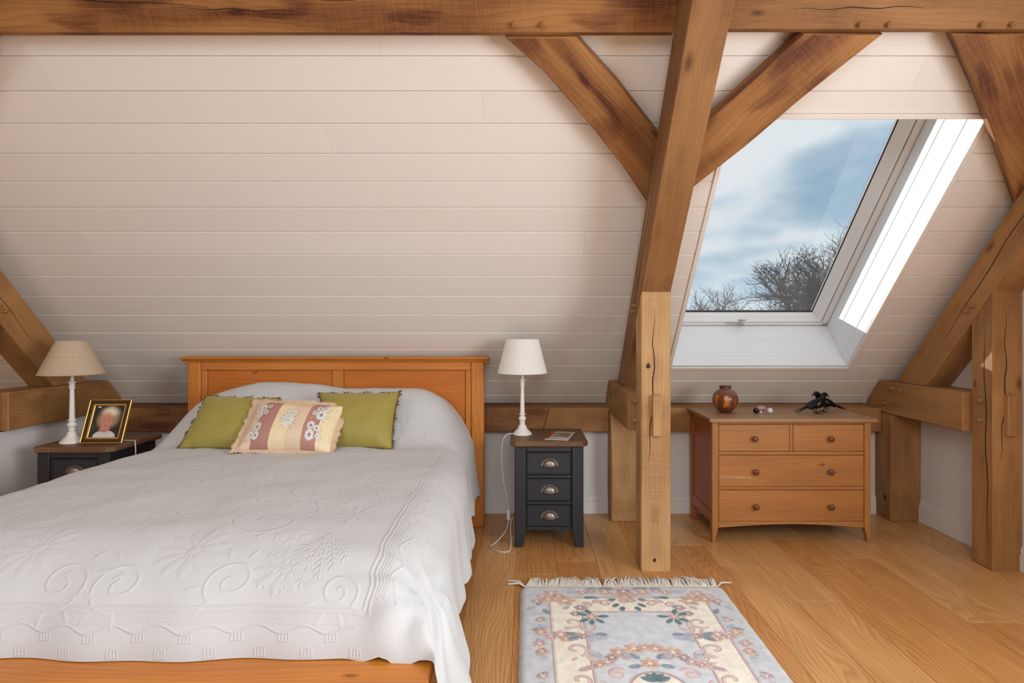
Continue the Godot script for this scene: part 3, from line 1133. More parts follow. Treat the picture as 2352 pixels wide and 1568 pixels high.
func pillow_height(x: float, t: float) -> float:
	var pts := [[-2.2, 0.0], [-2.08, 0.05], [-2.02, 0.10], [-1.825, 0.225], [-1.6, 0.285], [-1.45, 0.30], [-1.25, 0.285], [-1.05, 0.262], [-0.8, 0.262], [-0.6, 0.258], [-0.5, 0.215], [-0.425, 0.135], [-0.33, 0.035], [-0.27, 0.0]]
	var hgt := 0.0
	for i in pts.size() - 1:
		if x >= pts[i][0] and x < pts[i + 1][0]:
			var k: float = (x - pts[i][0]) / (pts[i + 1][0] - pts[i][0])
			var a: float = pts[maxi(i - 1, 0)][1]
			var b: float = pts[i][1]
			var c: float = pts[i + 1][1]
			var d: float = pts[mini(i + 2, pts.size() - 1)][1]
			hgt = maxf(0.0, b + 0.5 * k * (c - a + k * (2.0 * a - 5.0 * b + 4.0 * c - d + k * (3.0 * (b - c) + d - a))))
	return hgt * smooth(0.60, 0.17, t) * (0.90 + 0.10 * smooth(0.0, 0.16, t))


func spread_point(s: float, t: float, wrinkle: FastNoiseLite) -> Vector3:
	var hw := 0.835 + 0.055 * smooth(0.35, 1.1, t)
	var r := 0.13
	var flat := hw - r
	var arc := r * PI * 0.5
	var a := absf(s)
	var g := 1.0 if s > 0.0 else -1.0
	var x := 0.0
	var y := 0.585
	var down := 0.0
	if a <= flat:
		x = a
	elif a <= flat + arc:
		var f := (a - flat) / r
		x = flat + r * sin(f)
		y -= r * (1.0 - cos(f))
	else:
		down = a - flat - arc
		x = hw
		y -= r + down
	var k := clampf((a - flat) / 0.45, 0.0, 1.0)
	var ripple := sin(t * 17.0 + 1.3 * sin(t * 5.0) + g) * 0.6 + sin(t * 31.0 + 2.0) * 0.4
	x += k * k * (0.030 + 0.016 * ripple)
	x += k * 0.085 * smooth(1.45, 2.1, t) * (1.0 if g > 0.0 else 0.6)
	var px := SPREAD_C + g * x
	y += 0.018 * maxf(0.0, 1.0 - pow(a / hw, 2.0))
	y += pillow_height(px, t)
	y += 0.009 * wrinkle.get_noise_2d(s * 2.2, t * 2.6) + 0.002 * wrinkle.get_noise_2d(s * 11.0, t * 7.0)
	var d := SPREAD_HEAD - t
	# over the foot: the middle bends down and is tucked in, the sides hang on past the footboard
	if t > SPREAD_TURN:
		var over := (t - SPREAD_TURN) / (SPREAD_LEN - SPREAD_TURN)
		var f := over * PI * 0.5
		var dm := SPREAD_HEAD - SPREAD_TURN - (0.312 + 0.008 * sin(s * 9.0) + 0.005 * sin(s * 23.0 + 1.0)) * sin(f)
		var sag := 0.3665
		var top := y
		var ym := sag + (top - sag) * cos(f)
		var wt := 1.0 - smooth(flat + arc * 0.55, flat + arc + 0.10, a)
		var crease := 0.014 * sin((a - flat) * 60.0) * exp(-pow((a - flat - 0.05) / 0.07, 2.0)) * over
		var ds := SPREAD_HEAD - SPREAD_TURN - (t - SPREAD_TURN) * 0.95
		d = lerpf(ds, dm, wt)
		y = lerpf(y - 0.10 * over * over * (1.0 - k), ym, wt) + crease
	# gathers that fan out where the spread turns the corner
	var q := Vector2(a - (flat + arc * 0.6), t - (SPREAD_TURN + 0.20))
	var near := exp(-q.length_squared() / 0.045) * smooth(0.0, 0.06, q.length())
	var fan := sin(atan2(q.y, q.x) * 9.0 + 0.6) * near
	return Vector3(px + g * fan * 0.010, y + fan * 0.009, -d + fan * 0.006)


func bedspread() -> void:
	var wrinkle := noise(5, 1.0, 2)
	var rows := []
	var uvs := []
	var nu := 128
	var nv := 120
	for j in nv + 1:
		var t := SPREAD_LEN * j / nv
		if j > 80:
			t = lerpf(SPREAD_LEN * 80.0 / nv, SPREAD_LEN, (j - 80) / 40.0)
		var hem := 0.26 - 0.020 * absf(sin(t * PI / 0.125))
		var half := 0.835 + 0.055 * smooth(0.35, 1.1, t) - 0.13 + 0.13 * PI * 0.5 + hem + 0.015
		var row := PackedVector3Array()
		var u := PackedVector2Array()
		for i in nu + 1:
			var s := half * (2.0 * i / nu - 1.0)
			row.push_back(spread_point(s, t, wrinkle))
			u.push_back(Vector2((s + 1.5) / 3.0, t / 2.4))
		rows.push_back(row)
		uvs.push_back(u)
	var m := MB.new()
	m.grid(rows, uvs, Vector3(-1.16, 0.2, -2.6))
	var cloth := plain("bedspread", Color(0.765, 0.765, 0.76), 0.85)
	cloth.rim_enabled = true
	cloth.rim = 0.25
	relief(cloth, spread_relief(), 0.5)
	var o := put(m, "bedspread", cloth)
	tag(o, "white woven bedspread with raised scrolls and flowers, covering the whole bed", "bedspread")


# raised weave of the spread, over 3.0 m across and 2.4 m along
func spread_relief() -> ImageTexture:
	var r := Relief.new(1650, 1320, 550.0)
	var bx0 := 0.76
	var bx1 := 2.24
	var by := 2.135
	# double border lines
	for e in [0.0, 0.014]:
		r.stroke(Vector2(bx0 - e, 0.0), Vector2(bx0 - e, by + e), 0.0042, 0.9)
		r.stroke(Vector2(bx1 + e, 0.0), Vector2(bx1 + e, by + e), 0.0042, 0.9)
		r.stroke(Vector2(bx0 - e, by + e), Vector2(bx1 + e, by + e), 0.0042, 0.9)
	# honeycomb band and wavy cord outside the border
	for side in 3:
		var n := 238 if side == 2 else 352
		var pts := []
		for i in n:
			var along := 0.006 * i
			for row in 4:
				var off := 0.024 + 0.0075 * row
				var q := along + 0.003 * (row % 2)
				var p: Vector2
				if side == 0:
					p = Vector2(bx0 - off, q)
				elif side == 1:
					p = Vector2(bx1 + off, q)
				else:
					p = Vector2(bx0 + q + 0.02, by + off)
				r.dab(p, 0.0026, 0.7)
		for i in 181:
			var along := (2.12 if side < 2 else 1.44) * i / 180.0
			var wv := 0.062 + 0.011 * sin(along * TAU / 0.122)
			pts.push_back(Vector2(bx0 - wv, along) if side == 0 else (Vector2(bx1 + wv, along) if side == 1 else Vector2(bx0 + along + 0.02, by + wv)))
		r.path(pts, 0.0042, 0.9)
		# little posies in two rows
		var count := 12 if side == 2 else 16
		for i in count:
			for row in 2:
				var q := 0.06 + 0.122 * i + 0.061 * row
				var off := 0.082 + 0.046 * row
				var p := Vector2(bx0 - off, q) if side == 0 else (Vector2(bx1 + off, q) if side == 1 else Vector2(bx0 + q, by + off))
				for k in 4:
					r.stroke(p + Vector2(-0.012 + 0.008 * k, -0.012 + 0.004 * (k % 2)), p + Vector2(-0.013 + 0.009 * k, 0.012), 0.0026, 0.6)
				r.stroke(p + Vector2(-0.014, 0.014), p + Vector2(0.015, 0.013), 0.0026, 0.55)
				r.stroke(p + Vector2(-0.004, -0.014), p + Vector2(0.010, -0.014), 0.0026, 0.55)
	# scrolling flowers inside, mirrored about the middle
	for g in [-1.0, 1.0]:
		var c := 1.5
		for f in [[0.50, 1.86, 0.085, 9], [0.22, 1.80, 0.10, 11], [0.60, 1.55, 0.085, 9], [0.52, 1.16, 0.075, 8], [0.20, 1.38, 0.07, 8], [0.60, 0.78, 0.075, 9], [0.25, 0.88, 0.09, 10], [0.5, 0.42, 0.08, 9], [0.0, 1.62, 0.11, 12], [0.0, 1.05, 0.10, 11]]:
			r.flower(Vector2(c + g * f[0], f[1] * 1.09), f[2], f[3], 0.3, 0.75)
		for f in [[0.37, 1.92, 0.070, 2.2, 1.0], [0.66, 1.95, 0.055, 0.6, -1.0], [0.08, 1.93, 0.080, 1.4, 1.0], [0.36, 1.66, 0.12, 4.0, -1.0], [0.66, 1.34, 0.085, 5.0, 1.0], [0.40, 1.32, 0.13, 0.8, 1.0], [0.14, 1.22, 0.08, 3.0, -1.0], [0.64, 0.97, 0.08, 1.2, 1.0], [0.42, 0.96, 0.12, 2.0, -1.0], [0.63, 0.55, 0.09, 4.0, 1.0], [0.33, 0.62, 0.13, 5.5, -1.0], [0.10, 0.72, 0.09, 1.0, 1.0]]:
			r.scroll(Vector2(c + g * f[0], f[1] * 1.075), f[2], f[3] if g > 0.0 else PI - f[3], f[4] * g, 0.0058, 0.85)
			for k in 5:
				var ang: float = f[3] + k * 0.7
				r.leaf(Vector2(c + g * (f[0] + cos(ang) * f[2] * 1.05), f[1] * 1.075 + sin(ang) * f[2] * 1.05), 0.045, 0.010, ang if g > 0.0 else PI - ang, 0.7)
		# long fronds that fan towards the corner
		for k in 6:
			var ang := 1.0 + 0.22 * k
			var st := Vector2(c + g * 0.575, 1.86)
			var tip := st + Vector2(g * cos(ang), sin(ang)) * (0.16 + 0.02 * k)
			r.stroke(st, tip, 0.0035, 0.9)
			for q in 6:
				var p := st.lerp(tip, 0.3 + 0.12 * q)
				for side in [-1.0, 1.0]:
					var la: float = (tip - st).angle() + side * 0.7
					r.leaf(p, 0.026, 0.006, la, 0.7)
		# small sprigs strewn between
		var rr := RandomNumberGenerator.new()
		rr.seed = 17
		for k in 70:
			var p := Vector2(c + g * rr.randf_range(0.03, 0.70), rr.randf_range(0.2, 2.11))
			var ang := rr.randf() * TAU
			if g < 0.0:
				ang = PI - ang
			r.leaf(p, 0.032, 0.008, ang, 0.6)
			r.leaf(p, 0.028, 0.007, ang + 0.9, 0.6)
			r.leaf(p, 0.028, 0.007, ang - 0.9, 0.6)
			r.dab(p, 0.007, 0.8)
		# a long wave of stem
		var pts := []
		for i in 60:
			var t := i / 59.0
			pts.push_back(Vector2(c + g * (0.30 + 0.17 * sin(t * 9.0)), 0.3 + 1.6 * t))
		r.path(pts, 0.005, 0.8)
	return r.texture(1.5)


# ---------------------------------------------------------------- cushions
# corners: bottom left, bottom right, top right, top left
func cushion_point(k: Array, a: float, b: float, bulge: float) -> Vector3:
	var pinch := 0.055
	var aa := a * (1.0 - pinch * (1.0 - b * b))
	var bb := b * (1.0 - pinch * (1.0 - a * a))
	var u := aa * 0.5 + 0.5
	var v := bb * 0.5 + 0.5
	var p: Vector3 = (k[0] as Vector3).lerp(k[1], u).lerp((k[3] as Vector3).lerp(k[2], u), v)
	var n: Vector3 = ((k[1] as Vector3) - (k[0] as Vector3)).cross((k[3] as Vector3) - (k[0] as Vector3)).normalized()
	var h := pow(maxf(0.0, 1.0 - pow(absf(a), 2.6)), 0.62) * pow(maxf(0.0, 1.0 - pow(absf(b), 2.6)), 0.62)
	return p + n * bulge * h


func cushion(called: String, label: String, k: Array, thick: float, mat: String, group := "") -> Node3D:
	var base: Vector3 = ((k[0] as Vector3) + (k[1] as Vector3)) * 0.5
	var o := thing(called, label, "cushion", pos(base.x, base.y, base.z), group)
	var q := []
	for c in k:
		q.push_back((c as Vector3) - base)
	var m := MB.new()
	var n := 26
	var mid: Vector3 = ((q[0] as Vector3) + (q[2] as Vector3)) * 0.5
	var wr := noise(called.length() + int(base.x * 100.0), 1.0, 2)
	for side in [1.0, -0.8]:
		var rows := []
		var uvs := []
		for j in n + 1:
			var row := PackedVector3Array()
			var u := PackedVector2Array()
			for i in n + 1:
				var a := sin((2.0 * i / n - 1.0) * PI * 0.5)
				var b := sin((2.0 * j / n - 1.0) * PI * 0.5)
				var edge := maxf(absf(a), absf(b))
				var p := cushion_point(q, a, b, thick * side)
				p += Vector3(0, 0, 1) * 0.006 * wr.get_noise_2d(a * 2.5, b * 2.5) * (1.0 - pow(edge, 6.0))
				p += Vector3(0, 0, 1) * 0.0035 * sin((atan2(b, a)) * 26.0) * smooth(0.55, 0.9, edge) * smooth(1.0, 0.92, edge)
				row.push_back(p)
				u.push_back(Vector2(a * 0.5 + 0.5, 0.5 - b * 0.5))
			rows.push_back(row)
			uvs.push_back(u)
		m.grid(rows, uvs, mid)
	put(m, "cover", mats[mat], o)
	return o


func rim_points(k: Array, n: int) -> Array:
	# evenly round the seam: [point, outward]
	var base: Vector3 = ((k[0] as Vector3) + (k[1] as Vector3)) * 0.5
	var q := []
	for c in k:
		q.push_back((c as Vector3) - base)
	var mid: Vector3 = ((q[0] as Vector3) + (q[2] as Vector3)) * 0.5
	var out := []
	var cor := [Vector2(-1, -1), Vector2(1, -1), Vector2(1, 1), Vector2(-1, 1)]
	for e in 4:
		for i in n:
			var ab: Vector2 = (cor[e] as Vector2).lerp(cor[(e + 1) % 4], float(i) / n)
			var p := cushion_point(q, ab.x, ab.y, 0.0)
			out.push_back([p, (p - mid).normalized(), (cushion_point(q, ab.x * 1.05, ab.y * 1.05, 0.0) - p).normalized()])
	return out


func cushions() -> void:
	var velvet := plain("green velvet", Color(0.60, 0.54, 0.24), 0.6)
	velvet.rim_enabled = true
	velvet.rim = 0.8
	velvet.rim_tint = 0.5
	var stripes := plain("striped silk", Color(1, 1, 1), 0.5)
	stripes.albedo_texture = stripe_texture()
	plain("fringe brown", Color(0.46, 0.34, 0.20), 0.9)
	plain("frill", Color(0.84, 0.72, 0.60), 0.8)
	var sets := [
		["olive green velvet cushion on the left, half behind the striped one", [Vector3(-1.765, 0.60, -3.09), Vector3(-1.364, 0.592, -3.06), Vector3(-1.33, 0.832, -3.27), Vector3(-1.735, 0.842, -3.30)]],
		["olive green velvet cushion on the right, behind the striped one", [Vector3(-1.056, 0.60, -3.09), Vector3(-0.685, 0.597, -3.09), Vector3(-0.69, 0.862, -3.29), Vector3(-1.115, 0.858, -3.29)]]]
	for s in sets:
		var o := cushion("velvet_cushion", s[0], s[1], 0.075, "green velvet", "green cushions on the bed")
		var m := MB.new()
		var i := 0
		for p in rim_points(s[1], 46):
			# clumps of short looped yarn
			i += 1
			for c in 2:
				var a: Vector3 = p[0]
				var d: Vector3 = (p[2] as Vector3) + Vector3(rng.randf_range(-0.5, 0.5), rng.randf_range(-0.4, 0.4), rng.randf_range(-0.5, 0.5))
				var l := rng.randf_range(0.007, 0.014) * (1.35 if (i / 5) % 2 == 0 else 0.7)
				m.tube([a, a + d * l * 0.6, a + d * l + Vector3(rng.randf_range(-0.004, 0.004), -0.002, rng.randf_range(-0.004, 0.004))], [0.0028, 0.003, 0.0014], 4)
		put(m, "fringe", mats["fringe brown"], o).set_meta("kind", "stuff")
	var k := [Vector3(-1.425, 0.612, -2.975), Vector3(-0.962, 0.603, -2.975), Vector3(-0.94, 0.803, -3.17), Vector3(-1.40, 0.826, -3.17)]
	var o := cushion("striped_cushion", "pink and cream striped cushion with embroidered flowers and a pleated frill", k, 0.07, "striped silk")
	var m := MB.new()
	var rows := [PackedVector3Array(), PackedVector3Array(), PackedVector3Array()]
	var uvs := [PackedVector2Array(), PackedVector2Array(), PackedVector2Array()]
	var n := Vector3(0, 0.7, 0.7)
	var rim := rim_points(k, 150)
	for i in rim.size() + 1:
		var p: Array = rim[i % rim.size()]
		var out: Vector3 = p[2]
		var ph := i * TAU / 4.0
		var wid := 0.030 + 0.003 * sin(i * 0.37) + 0.003 * sin(i * 1.31)
		rows[0].push_back((p[0] as Vector3) - out * 0.004)
		rows[1].push_back((p[0] as Vector3) + out * wid * 0.55 + n * 0.0035 * sin(ph))
		rows[2].push_back((p[0] as Vector3) + out * wid + n * (0.006 * sin(ph) + 0.004 * sin(i * 0.21)))
		for r in 3:
			uvs[r].push_back(Vector2(i, r))
	m.grid(rows, uvs, Vector3(0, -5, -5))
	put(m, "frill", mats["frill"], o)


func stripe_texture() -> ImageTexture:
	var pink := Color(0.71, 0.50, 0.45)
	var cream := Color(0.91, 0.83, 0.67)
	var shell := Color(0.85, 0.73, 0.64)
	var p := Paint.new(900, 420, 900.0, shell)
	var x := 0.0
	for s in [[0.0, 0.06, shell], [0.06, 0.15, shell.lerp(cream, 0.5)], [0.15, 0.345, pink], [0.345, 0.52, cream], [0.52, 0.69, shell.lerp(cream, 0.35)], [0.69, 0.845, pink], [0.845, 1.0, cream]]:
		p.rect(Vector2(s[0], 0), Vector2(s[1], 0.47), s[2])
	var r := RandomNumberGenerator.new()
	r.seed = 3
	# slub of the silk
	for i in 500:
		var a := Vector2(r.randf(), r.randf() * 0.47)
		var c := p.im.get_pixel(clampi(int(a.x * 900), 0, 899), clampi(int(a.y * 900), 0, 419))
		p.stroke(a, a + Vector2(r.randf_range(-0.004, 0.004), 0.03 + r.randf() * 0.06), 0.0012, c.darkened(0.06), 0.5)
	var grey := Color(0.72, 0.75, 0.74)
	var dark := Color(0.42, 0.46, 0.50)
	var leaf := Color(0.50, 0.45, 0.33)
	for f in [[0.145, 0.105, 0.036], [0.135, 0.175, 0.030], [0.215, 0.085, 0.022], [0.20, 0.155, 0.022], [0.17, 0.30, 0.038], [0.12, 0.37, 0.030], [0.185, 0.375, 0.030], [0.50, 0.245, 0.046], [0.53, 0.165, 0.030], [0.46, 0.165, 0.024], [0.435, 0.225, 0.020], [0.785, 0.09, 0.026], [0.85, 0.08, 0.030], [0.83, 0.16, 0.044], [0.755, 0.145, 0.022], [0.765, 0.275, 0.034], [0.835, 0.295, 0.028], [0.775, 0.36, 0.042], [0.86, 0.365, 0.022]]:
		var c := Vector2(f[0], f[1])
		var rad: float = f[2] * 1.3
		for i in 9:
			var ang := i * 2.4
			var q := c + Vector2(cos(ang), sin(ang)) * rad * 1.0
			p.stroke(q, q + Vector2(cos(ang), sin(ang)) * rad * 0.65, 0.0022, leaf, 0.8)
		for i in 11:
			var ang := i * TAU / 11.0
			p.ell(c + Vector2(cos(ang), sin(ang)) * rad * 0.62, rad * 0.36, rad * 0.26, ang, grey.lerp(Color(0.93, 0.94, 0.92), 0.6), 0.3)
		for i in 26:
			var ang := i * 2.399
			var q := c + Vector2(cos(ang), sin(ang)) * rad * 0.85 * sqrt(i / 26.0)
			p.stroke(q, q + Vector2(-sin(ang), cos(ang)) * rad * 0.22, 0.0013, dark if i % 3 == 0 else grey, 0.85)
		p.ell(c, rad * 0.16, rad * 0.16, 0, dark, 0.5)
	return p.texture()


# ---------------------------------------------------------------- bedside cabinets
func cup_pull(d: Node3D, at: Vector3) -> void:
	var m := MB.new()
	var rows := []
	var uvs := []
	for j in 9:
		var f := PI * 0.5 * j / 8.0
		var row := PackedVector3Array()
		var u := PackedVector2Array()
		for i in 25:
			var a := PI * i / 24.0
			row.push_back(at + Vector3(0.037 * cos(a) * cos(f), 0.036 * sin(a) * cos(f) - 0.012, 0.024 * pow(sin(f), 0.7)))
			u.push_back(Vector2(i, j))
		rows.push_back(row)
		uvs.push_back(u)
	m.grid(rows, uvs, at + Vector3(0, -0.01, -0.01))
	# rolled rim along the open lower edge, and the flange screwed to the drawer
	var lip := []
	for i in 21:
		var a := PI * i / 20.0
		lip.push_back(at + Vector3(0.037 * cos(a), -0.013 - 0.002 * sin(a), 0.024 * sin(a)))
	m.tube(lip, [0.0022], 6)
	var arch := PackedVector2Array()
	for i in 25:
		var a := PI * i / 24.0
		arch.push_back(Vector2(at.x + 0.050 * cos(a), at.y - 0.016 + 0.044 * sin(a)))
	m.xf = Transform3D(Basis(), Vector3(0, 0, at.z))
	m.prism(arch, 0.0, 0.0035, 0.0012, 0, Vector2.ZERO)
	put(m, "handle", mats["pewter"], d)


func nightstands() -> void:
	# local: x from the middle, z = 0 at the front of the legs
	var o := thing("bedside_cabinet", "narrow black three-drawer bedside cabinet with an oak top, right of the bed", "cabinet", pos(0.1225, 0, -3.36), "bedside cabinets")
	build_nightstand(o)
	var c := o.duplicate() as Node3D
	hang(c, "bedside_cabinet", self)
	c.position = Vector3(-2.375, 0, -3.19)
	c.set_meta("label", "black bedside cabinet with a dark oak top, half hidden behind the bed")


func build_nightstand(o: Node3D) -> void:
	var d := 0.40
	# legs run up as the corner stiles and taper on the inside below the body
	for s in [-1.0, 1.0]:
		for back in [0, 1]:
			var m := MB.new()
			var z0 := -0.045 if back == 0 else -d
			m.prism(PackedVector2Array([Vector2(s * 0.19, 0.0), Vector2(s * 0.19, 0.556), Vector2(s * 0.126, 0.556), Vector2(s * 0.126, 0.092), Vector2(s * 0.146, 0.0)]), z0, z0 + 0.045, 0.004, 1)
			put(m, "leg", mats["navy"], o)
		piece(o, "side_panel", Vector3(s * 0.168, 0.095, -d + 0.046), Vector3(s * 0.184, 0.556, -0.046), "navy")
	piece(o, "back_panel", Vector3(-0.125, 0.095, -d + 0.006), Vector3(0.125, 0.556, -d + 0.016), "navy")
	piece(o, "bottom_panel", Vector3(-0.125, 0.095, -d + 0.017), Vector3(0.125, 0.108, -0.03), "navy")
	for y in [[0.092, 0.112, "apron"], [0.236, 0.252, "rail"], [0.380, 0.398, "rail"], [0.526, 0.556, "rail"]]:
		piece(o, y[2], Vector3(-0.125, y[0], -0.03), Vector3(0.125, y[1], -0.005), "navy")
	for y in [[0.115, 0.233], [0.255, 0.377], [0.401, 0.523]]:
		var m := MB.new()
		m.span(Vector3(-0.1225, y[0], -0.028), Vector3(0.1225, y[1], -0.010), 0.002)
		# raised edge moulding round the front
		for e in [[-0.1225, y[0], 0.1225, y[0] + 0.007], [-0.1225, y[1] - 0.007, 0.1225, y[1]], [-0.1225, y[0] + 0.007, -0.1155, y[1] - 0.007], [0.1155, y[0] + 0.007, 0.1225, y[1] - 0.007]]:
			m.span(Vector3(e[0], e[1], -0.010), Vector3(e[2], e[3], -0.005), 0.002)
		var dr := put(m, "drawer", mats["navy"], o)
		cup_pull(dr, Vector3(0.004, (y[0] + y[1]) * 0.5, -0.010))
	# oak top with clipped front corners and a bull-nosed edge
	var t := MB.new()
	t.xf = Transform3D(Basis(Vector3(1, 0, 0), Vector3(0, 0, 1), Vector3(0, -1, 0)), Vector3.ZERO)
	t.prism(PackedVector2Array([Vector2(-0.215, -d - 0.02), Vector2(0.215, -d - 0.02), Vector2(0.215, -0.012), Vector2(0.185, 0.022), Vector2(-0.185, 0.022), Vector2(-0.215, -0.012)]), -0.557, -0.588, 0.007, 0, ro())
	put(t, "top", mats["stand top"], o)


# ---------------------------------------------------------------- lamps
func lamp_foot(o: Node3D, k: float, flutes: bool) -> void:
	var m := MB.new()
	var prof := []
	for p in [[0.0, 0.0], [56, 0], [60, 4], [60, 9], [57, 14], [52, 17], [47, 24], [36, 34], [29, 44], [25, 54], [23, 62], [16, 66], [15, 70], [19, 74], [19, 79], [15, 83], [17, 90], [23, 98], [24, 106], [20, 114], [14, 118], [13, 122], [20, 127], [20, 132], [14, 137], [14.5, 145], [13, 215], [11, 300], [11, 306], [16, 309], [16, 315], [11.5, 319], [15, 324], [15, 330], [12, 333], [17, 341], [21, 343], [21, 347], [14, 350], [10, 353], [9, 358], [9, 400], [0.0, 400]]:
		prof.push_back(Vector2(p[0], p[1]) * 0.000924 * k)
	m.lathe(prof, 32, Vector3.ZERO, 0.75)
	put(m, "stand", mats["white paint"], o)


func shade(o: Node3D, r0: float, y0: float, r1: float, y1: float, pleats: int, mat: String) -> void:
	var m := MB.new()
	var n := 288 if pleats else 64
	for side in 2:
		var rows := []
		var uvs := []
		for j in 9:
			var t := j / 8.0
			var row := PackedVector3Array()
			var u := PackedVector2Array()
			for i in n + 1:
				var a := TAU * (i % n) / n
				var r := lerpf(r0, r1, t) - (0.0015 if side == 1 else 0.0)
				if pleats:
					r += 0.0016 * (1.0 if (i % 4) < 2 else -1.0)
				row.push_back(Vector3(cos(a) * r, lerpf(y0, y1, t), sin(a) * r))
				u.push_back(Vector2(6.0 * i / n, t))
			rows.push_back(row)
			uvs.push_back(u)
		m.grid(rows, uvs, Vector3(0, (y0 + y1) * 0.5, 0) if side == 0 else Vector3(0, 50, 0))
	for e in [[r0, y0], [r1, y1]]:
		var ring := []
		for i in 49:
			var a := TAU * i / 48.0
			ring.push_back(Vector3(cos(a) * e[0], e[1], sin(a) * e[0]))
		m.tube(ring, [0.0022], 5)
	var s := put(m, "shade", mats[mat], o)
	# wire carrier for the shade and the bulb under it
	var w := MB.new()
	for k in 3:
		var a := TAU * k / 3.0
		w.tube([Vector3(0.012 * cos(a), y1 - 0.03, 0.012 * sin(a)), Vector3((r1 - 0.003) * cos(a), y1 - 0.004, (r1 - 0.003) * sin(a))], [0.0014], 5)
	put(w, "carrier", mats["white plastic"], s)


func lamps() -> void:
	var linen := plain("linen", Color(0.80, 0.71, 0.61), 0.9)
	var lt := Image.create(256, 128, false, Image.FORMAT_RGB8)
	var r := RandomNumberGenerator.new()
	r.seed = 9
	var warp := []
	for i in 256:
		warp.push_back(r.randf())
	for y in 128:
		var weft := r.randf()
		for x in 256:
			var v: float = 0.86 + 0.10 * (warp[x] + weft) * 0.5 + 0.04 * r.randf()
			lt.set_pixel(x, y, Color(v, v * 0.99, v * 0.975))
	linen.albedo_texture = ImageTexture.create_from_image(lt)
	linen.backlight_enabled = true
	linen.backlight = Color(0.35, 0.30, 0.24)
	var silk := plain("pleated silk", Color(0.93, 0.91, 0.88), 0.8)
	silk.backlight_enabled = true
	silk.backlight = Color(0.5, 0.48, 0.45)

	var o := thing("table_lamp", "white turned table lamp with a pleated white shade, right of the bed", "lamp", pos(-0.026, 0.588, -3.555), "table lamps")
	lamp_foot(o, 1.0, true)
	shade(o, 0.143, 0.361, 0.094, 0.556, 72, "pleated silk")
	# its flex drops over the edge, through a switch, to the floor
	var m := MB.new()
	var pts := curve3([Vector3(-0.05, 0.007, 0.01), Vector3(-0.085, 0.008, 0.025), Vector3(-0.112, -0.03, 0.04), Vector3(-0.118, -0.12, 0.05), Vector3(-0.108, -0.25, 0.06), Vector3(-0.085, -0.36, 0.065), Vector3(-0.078, -0.425, 0.07)])
	m.tube(pts, [0.0026], 6)
	pts = curve3([Vector3(-0.078, -0.475, 0.07), Vector3(-0.095, -0.53, 0.10), Vector3(-0.15, -0.5845, 0.13), Vector3(-0.178, -0.5850, 0.19), Vector3(-0.125, -0.5850, 0.262), Vector3(-0.068, -0.5850, 0.255), Vector3(-0.062, -0.56, 0.17), Vector3(-0.066, -0.50, 0.08), Vector3(-0.05, -0.46, 0.06), Vector3(-0.045, -0.585, -0.02)])
	m.tube(pts, [0.0026], 6)
	var flex := put(m, "flex", mats["white plastic"], o)
	m = MB.new()
	m.box(Vector3(-0.078, -0.45, 0.07), Vector3(0.022, 0.058, 0.017), 0.006)
	put(m, "switch", mats["white plastic"], flex)

	o = thing("table_lamp", "white turned table lamp with a plain beige linen shade, left of the bed", "lamp", pos(-2.462, 0.588, -3.30), "table lamps")
	lamp_foot(o, 1.03, false)
	shade(o, 0.154, 0.373, 0.074, 0.551, 0, "linen")
	m = MB.new()
	pts = curve3([Vector3(0.05, 0.006, 0.0), Vector3(0.16, 0.006, -0.03), Vector3(0.30, 0.006, -0.04), Vector3(0.335, 0.0, -0.01), Vector3(0.345, -0.08, 0.0), Vector3(0.34, -0.3, -0.02)])
	m.tube(pts, [0.0028], 6)
	put(m, "flex", mats["white plastic"], o)


func curve3(pts: Array) -> Array:
	var c := Curve3D.new()
	c.bake_interval = 0.01
	for i in pts.size():
		var t: Vector3 = ((pts[mini(i + 1, pts.size() - 1)] as Vector3) - (pts[maxi(i - 1, 0)] as Vector3)) / 6.0
		c.add_point(pts[i], -t, t)
	var n := maxi(8, int(c.get_baked_length() / 0.018))
	var out := []
	for i in n + 1:
		out.push_back(c.sample_baked(c.get_baked_length() * i / n))
	return out


# ---------------------------------------------------------------- things on the bedside cabinets
func frame_ring(m: MB, hw: float, hh: float, wide: float, z0: float, z1: float, b: float) -> void:
	# four mitred lengths round a rectangle of half sizes hw, hh
	var base := m.xf
	for i in 4:
		var l := hw if i % 2 == 0 else hh
		var d := hh if i % 2 == 0 else hw
		m.xf = base * Transform3D(Basis(Vector3(0, 0, 1), PI * 0.5 * i), Vector3.ZERO)
		m.prism(PackedVector2Array([Vector2(-l, -d), Vector2(l, -d), Vector2(l - wide, -d + wide), Vector2(-l + wide, -d + wide)]), z0, z1, b, 0)
	m.xf = base


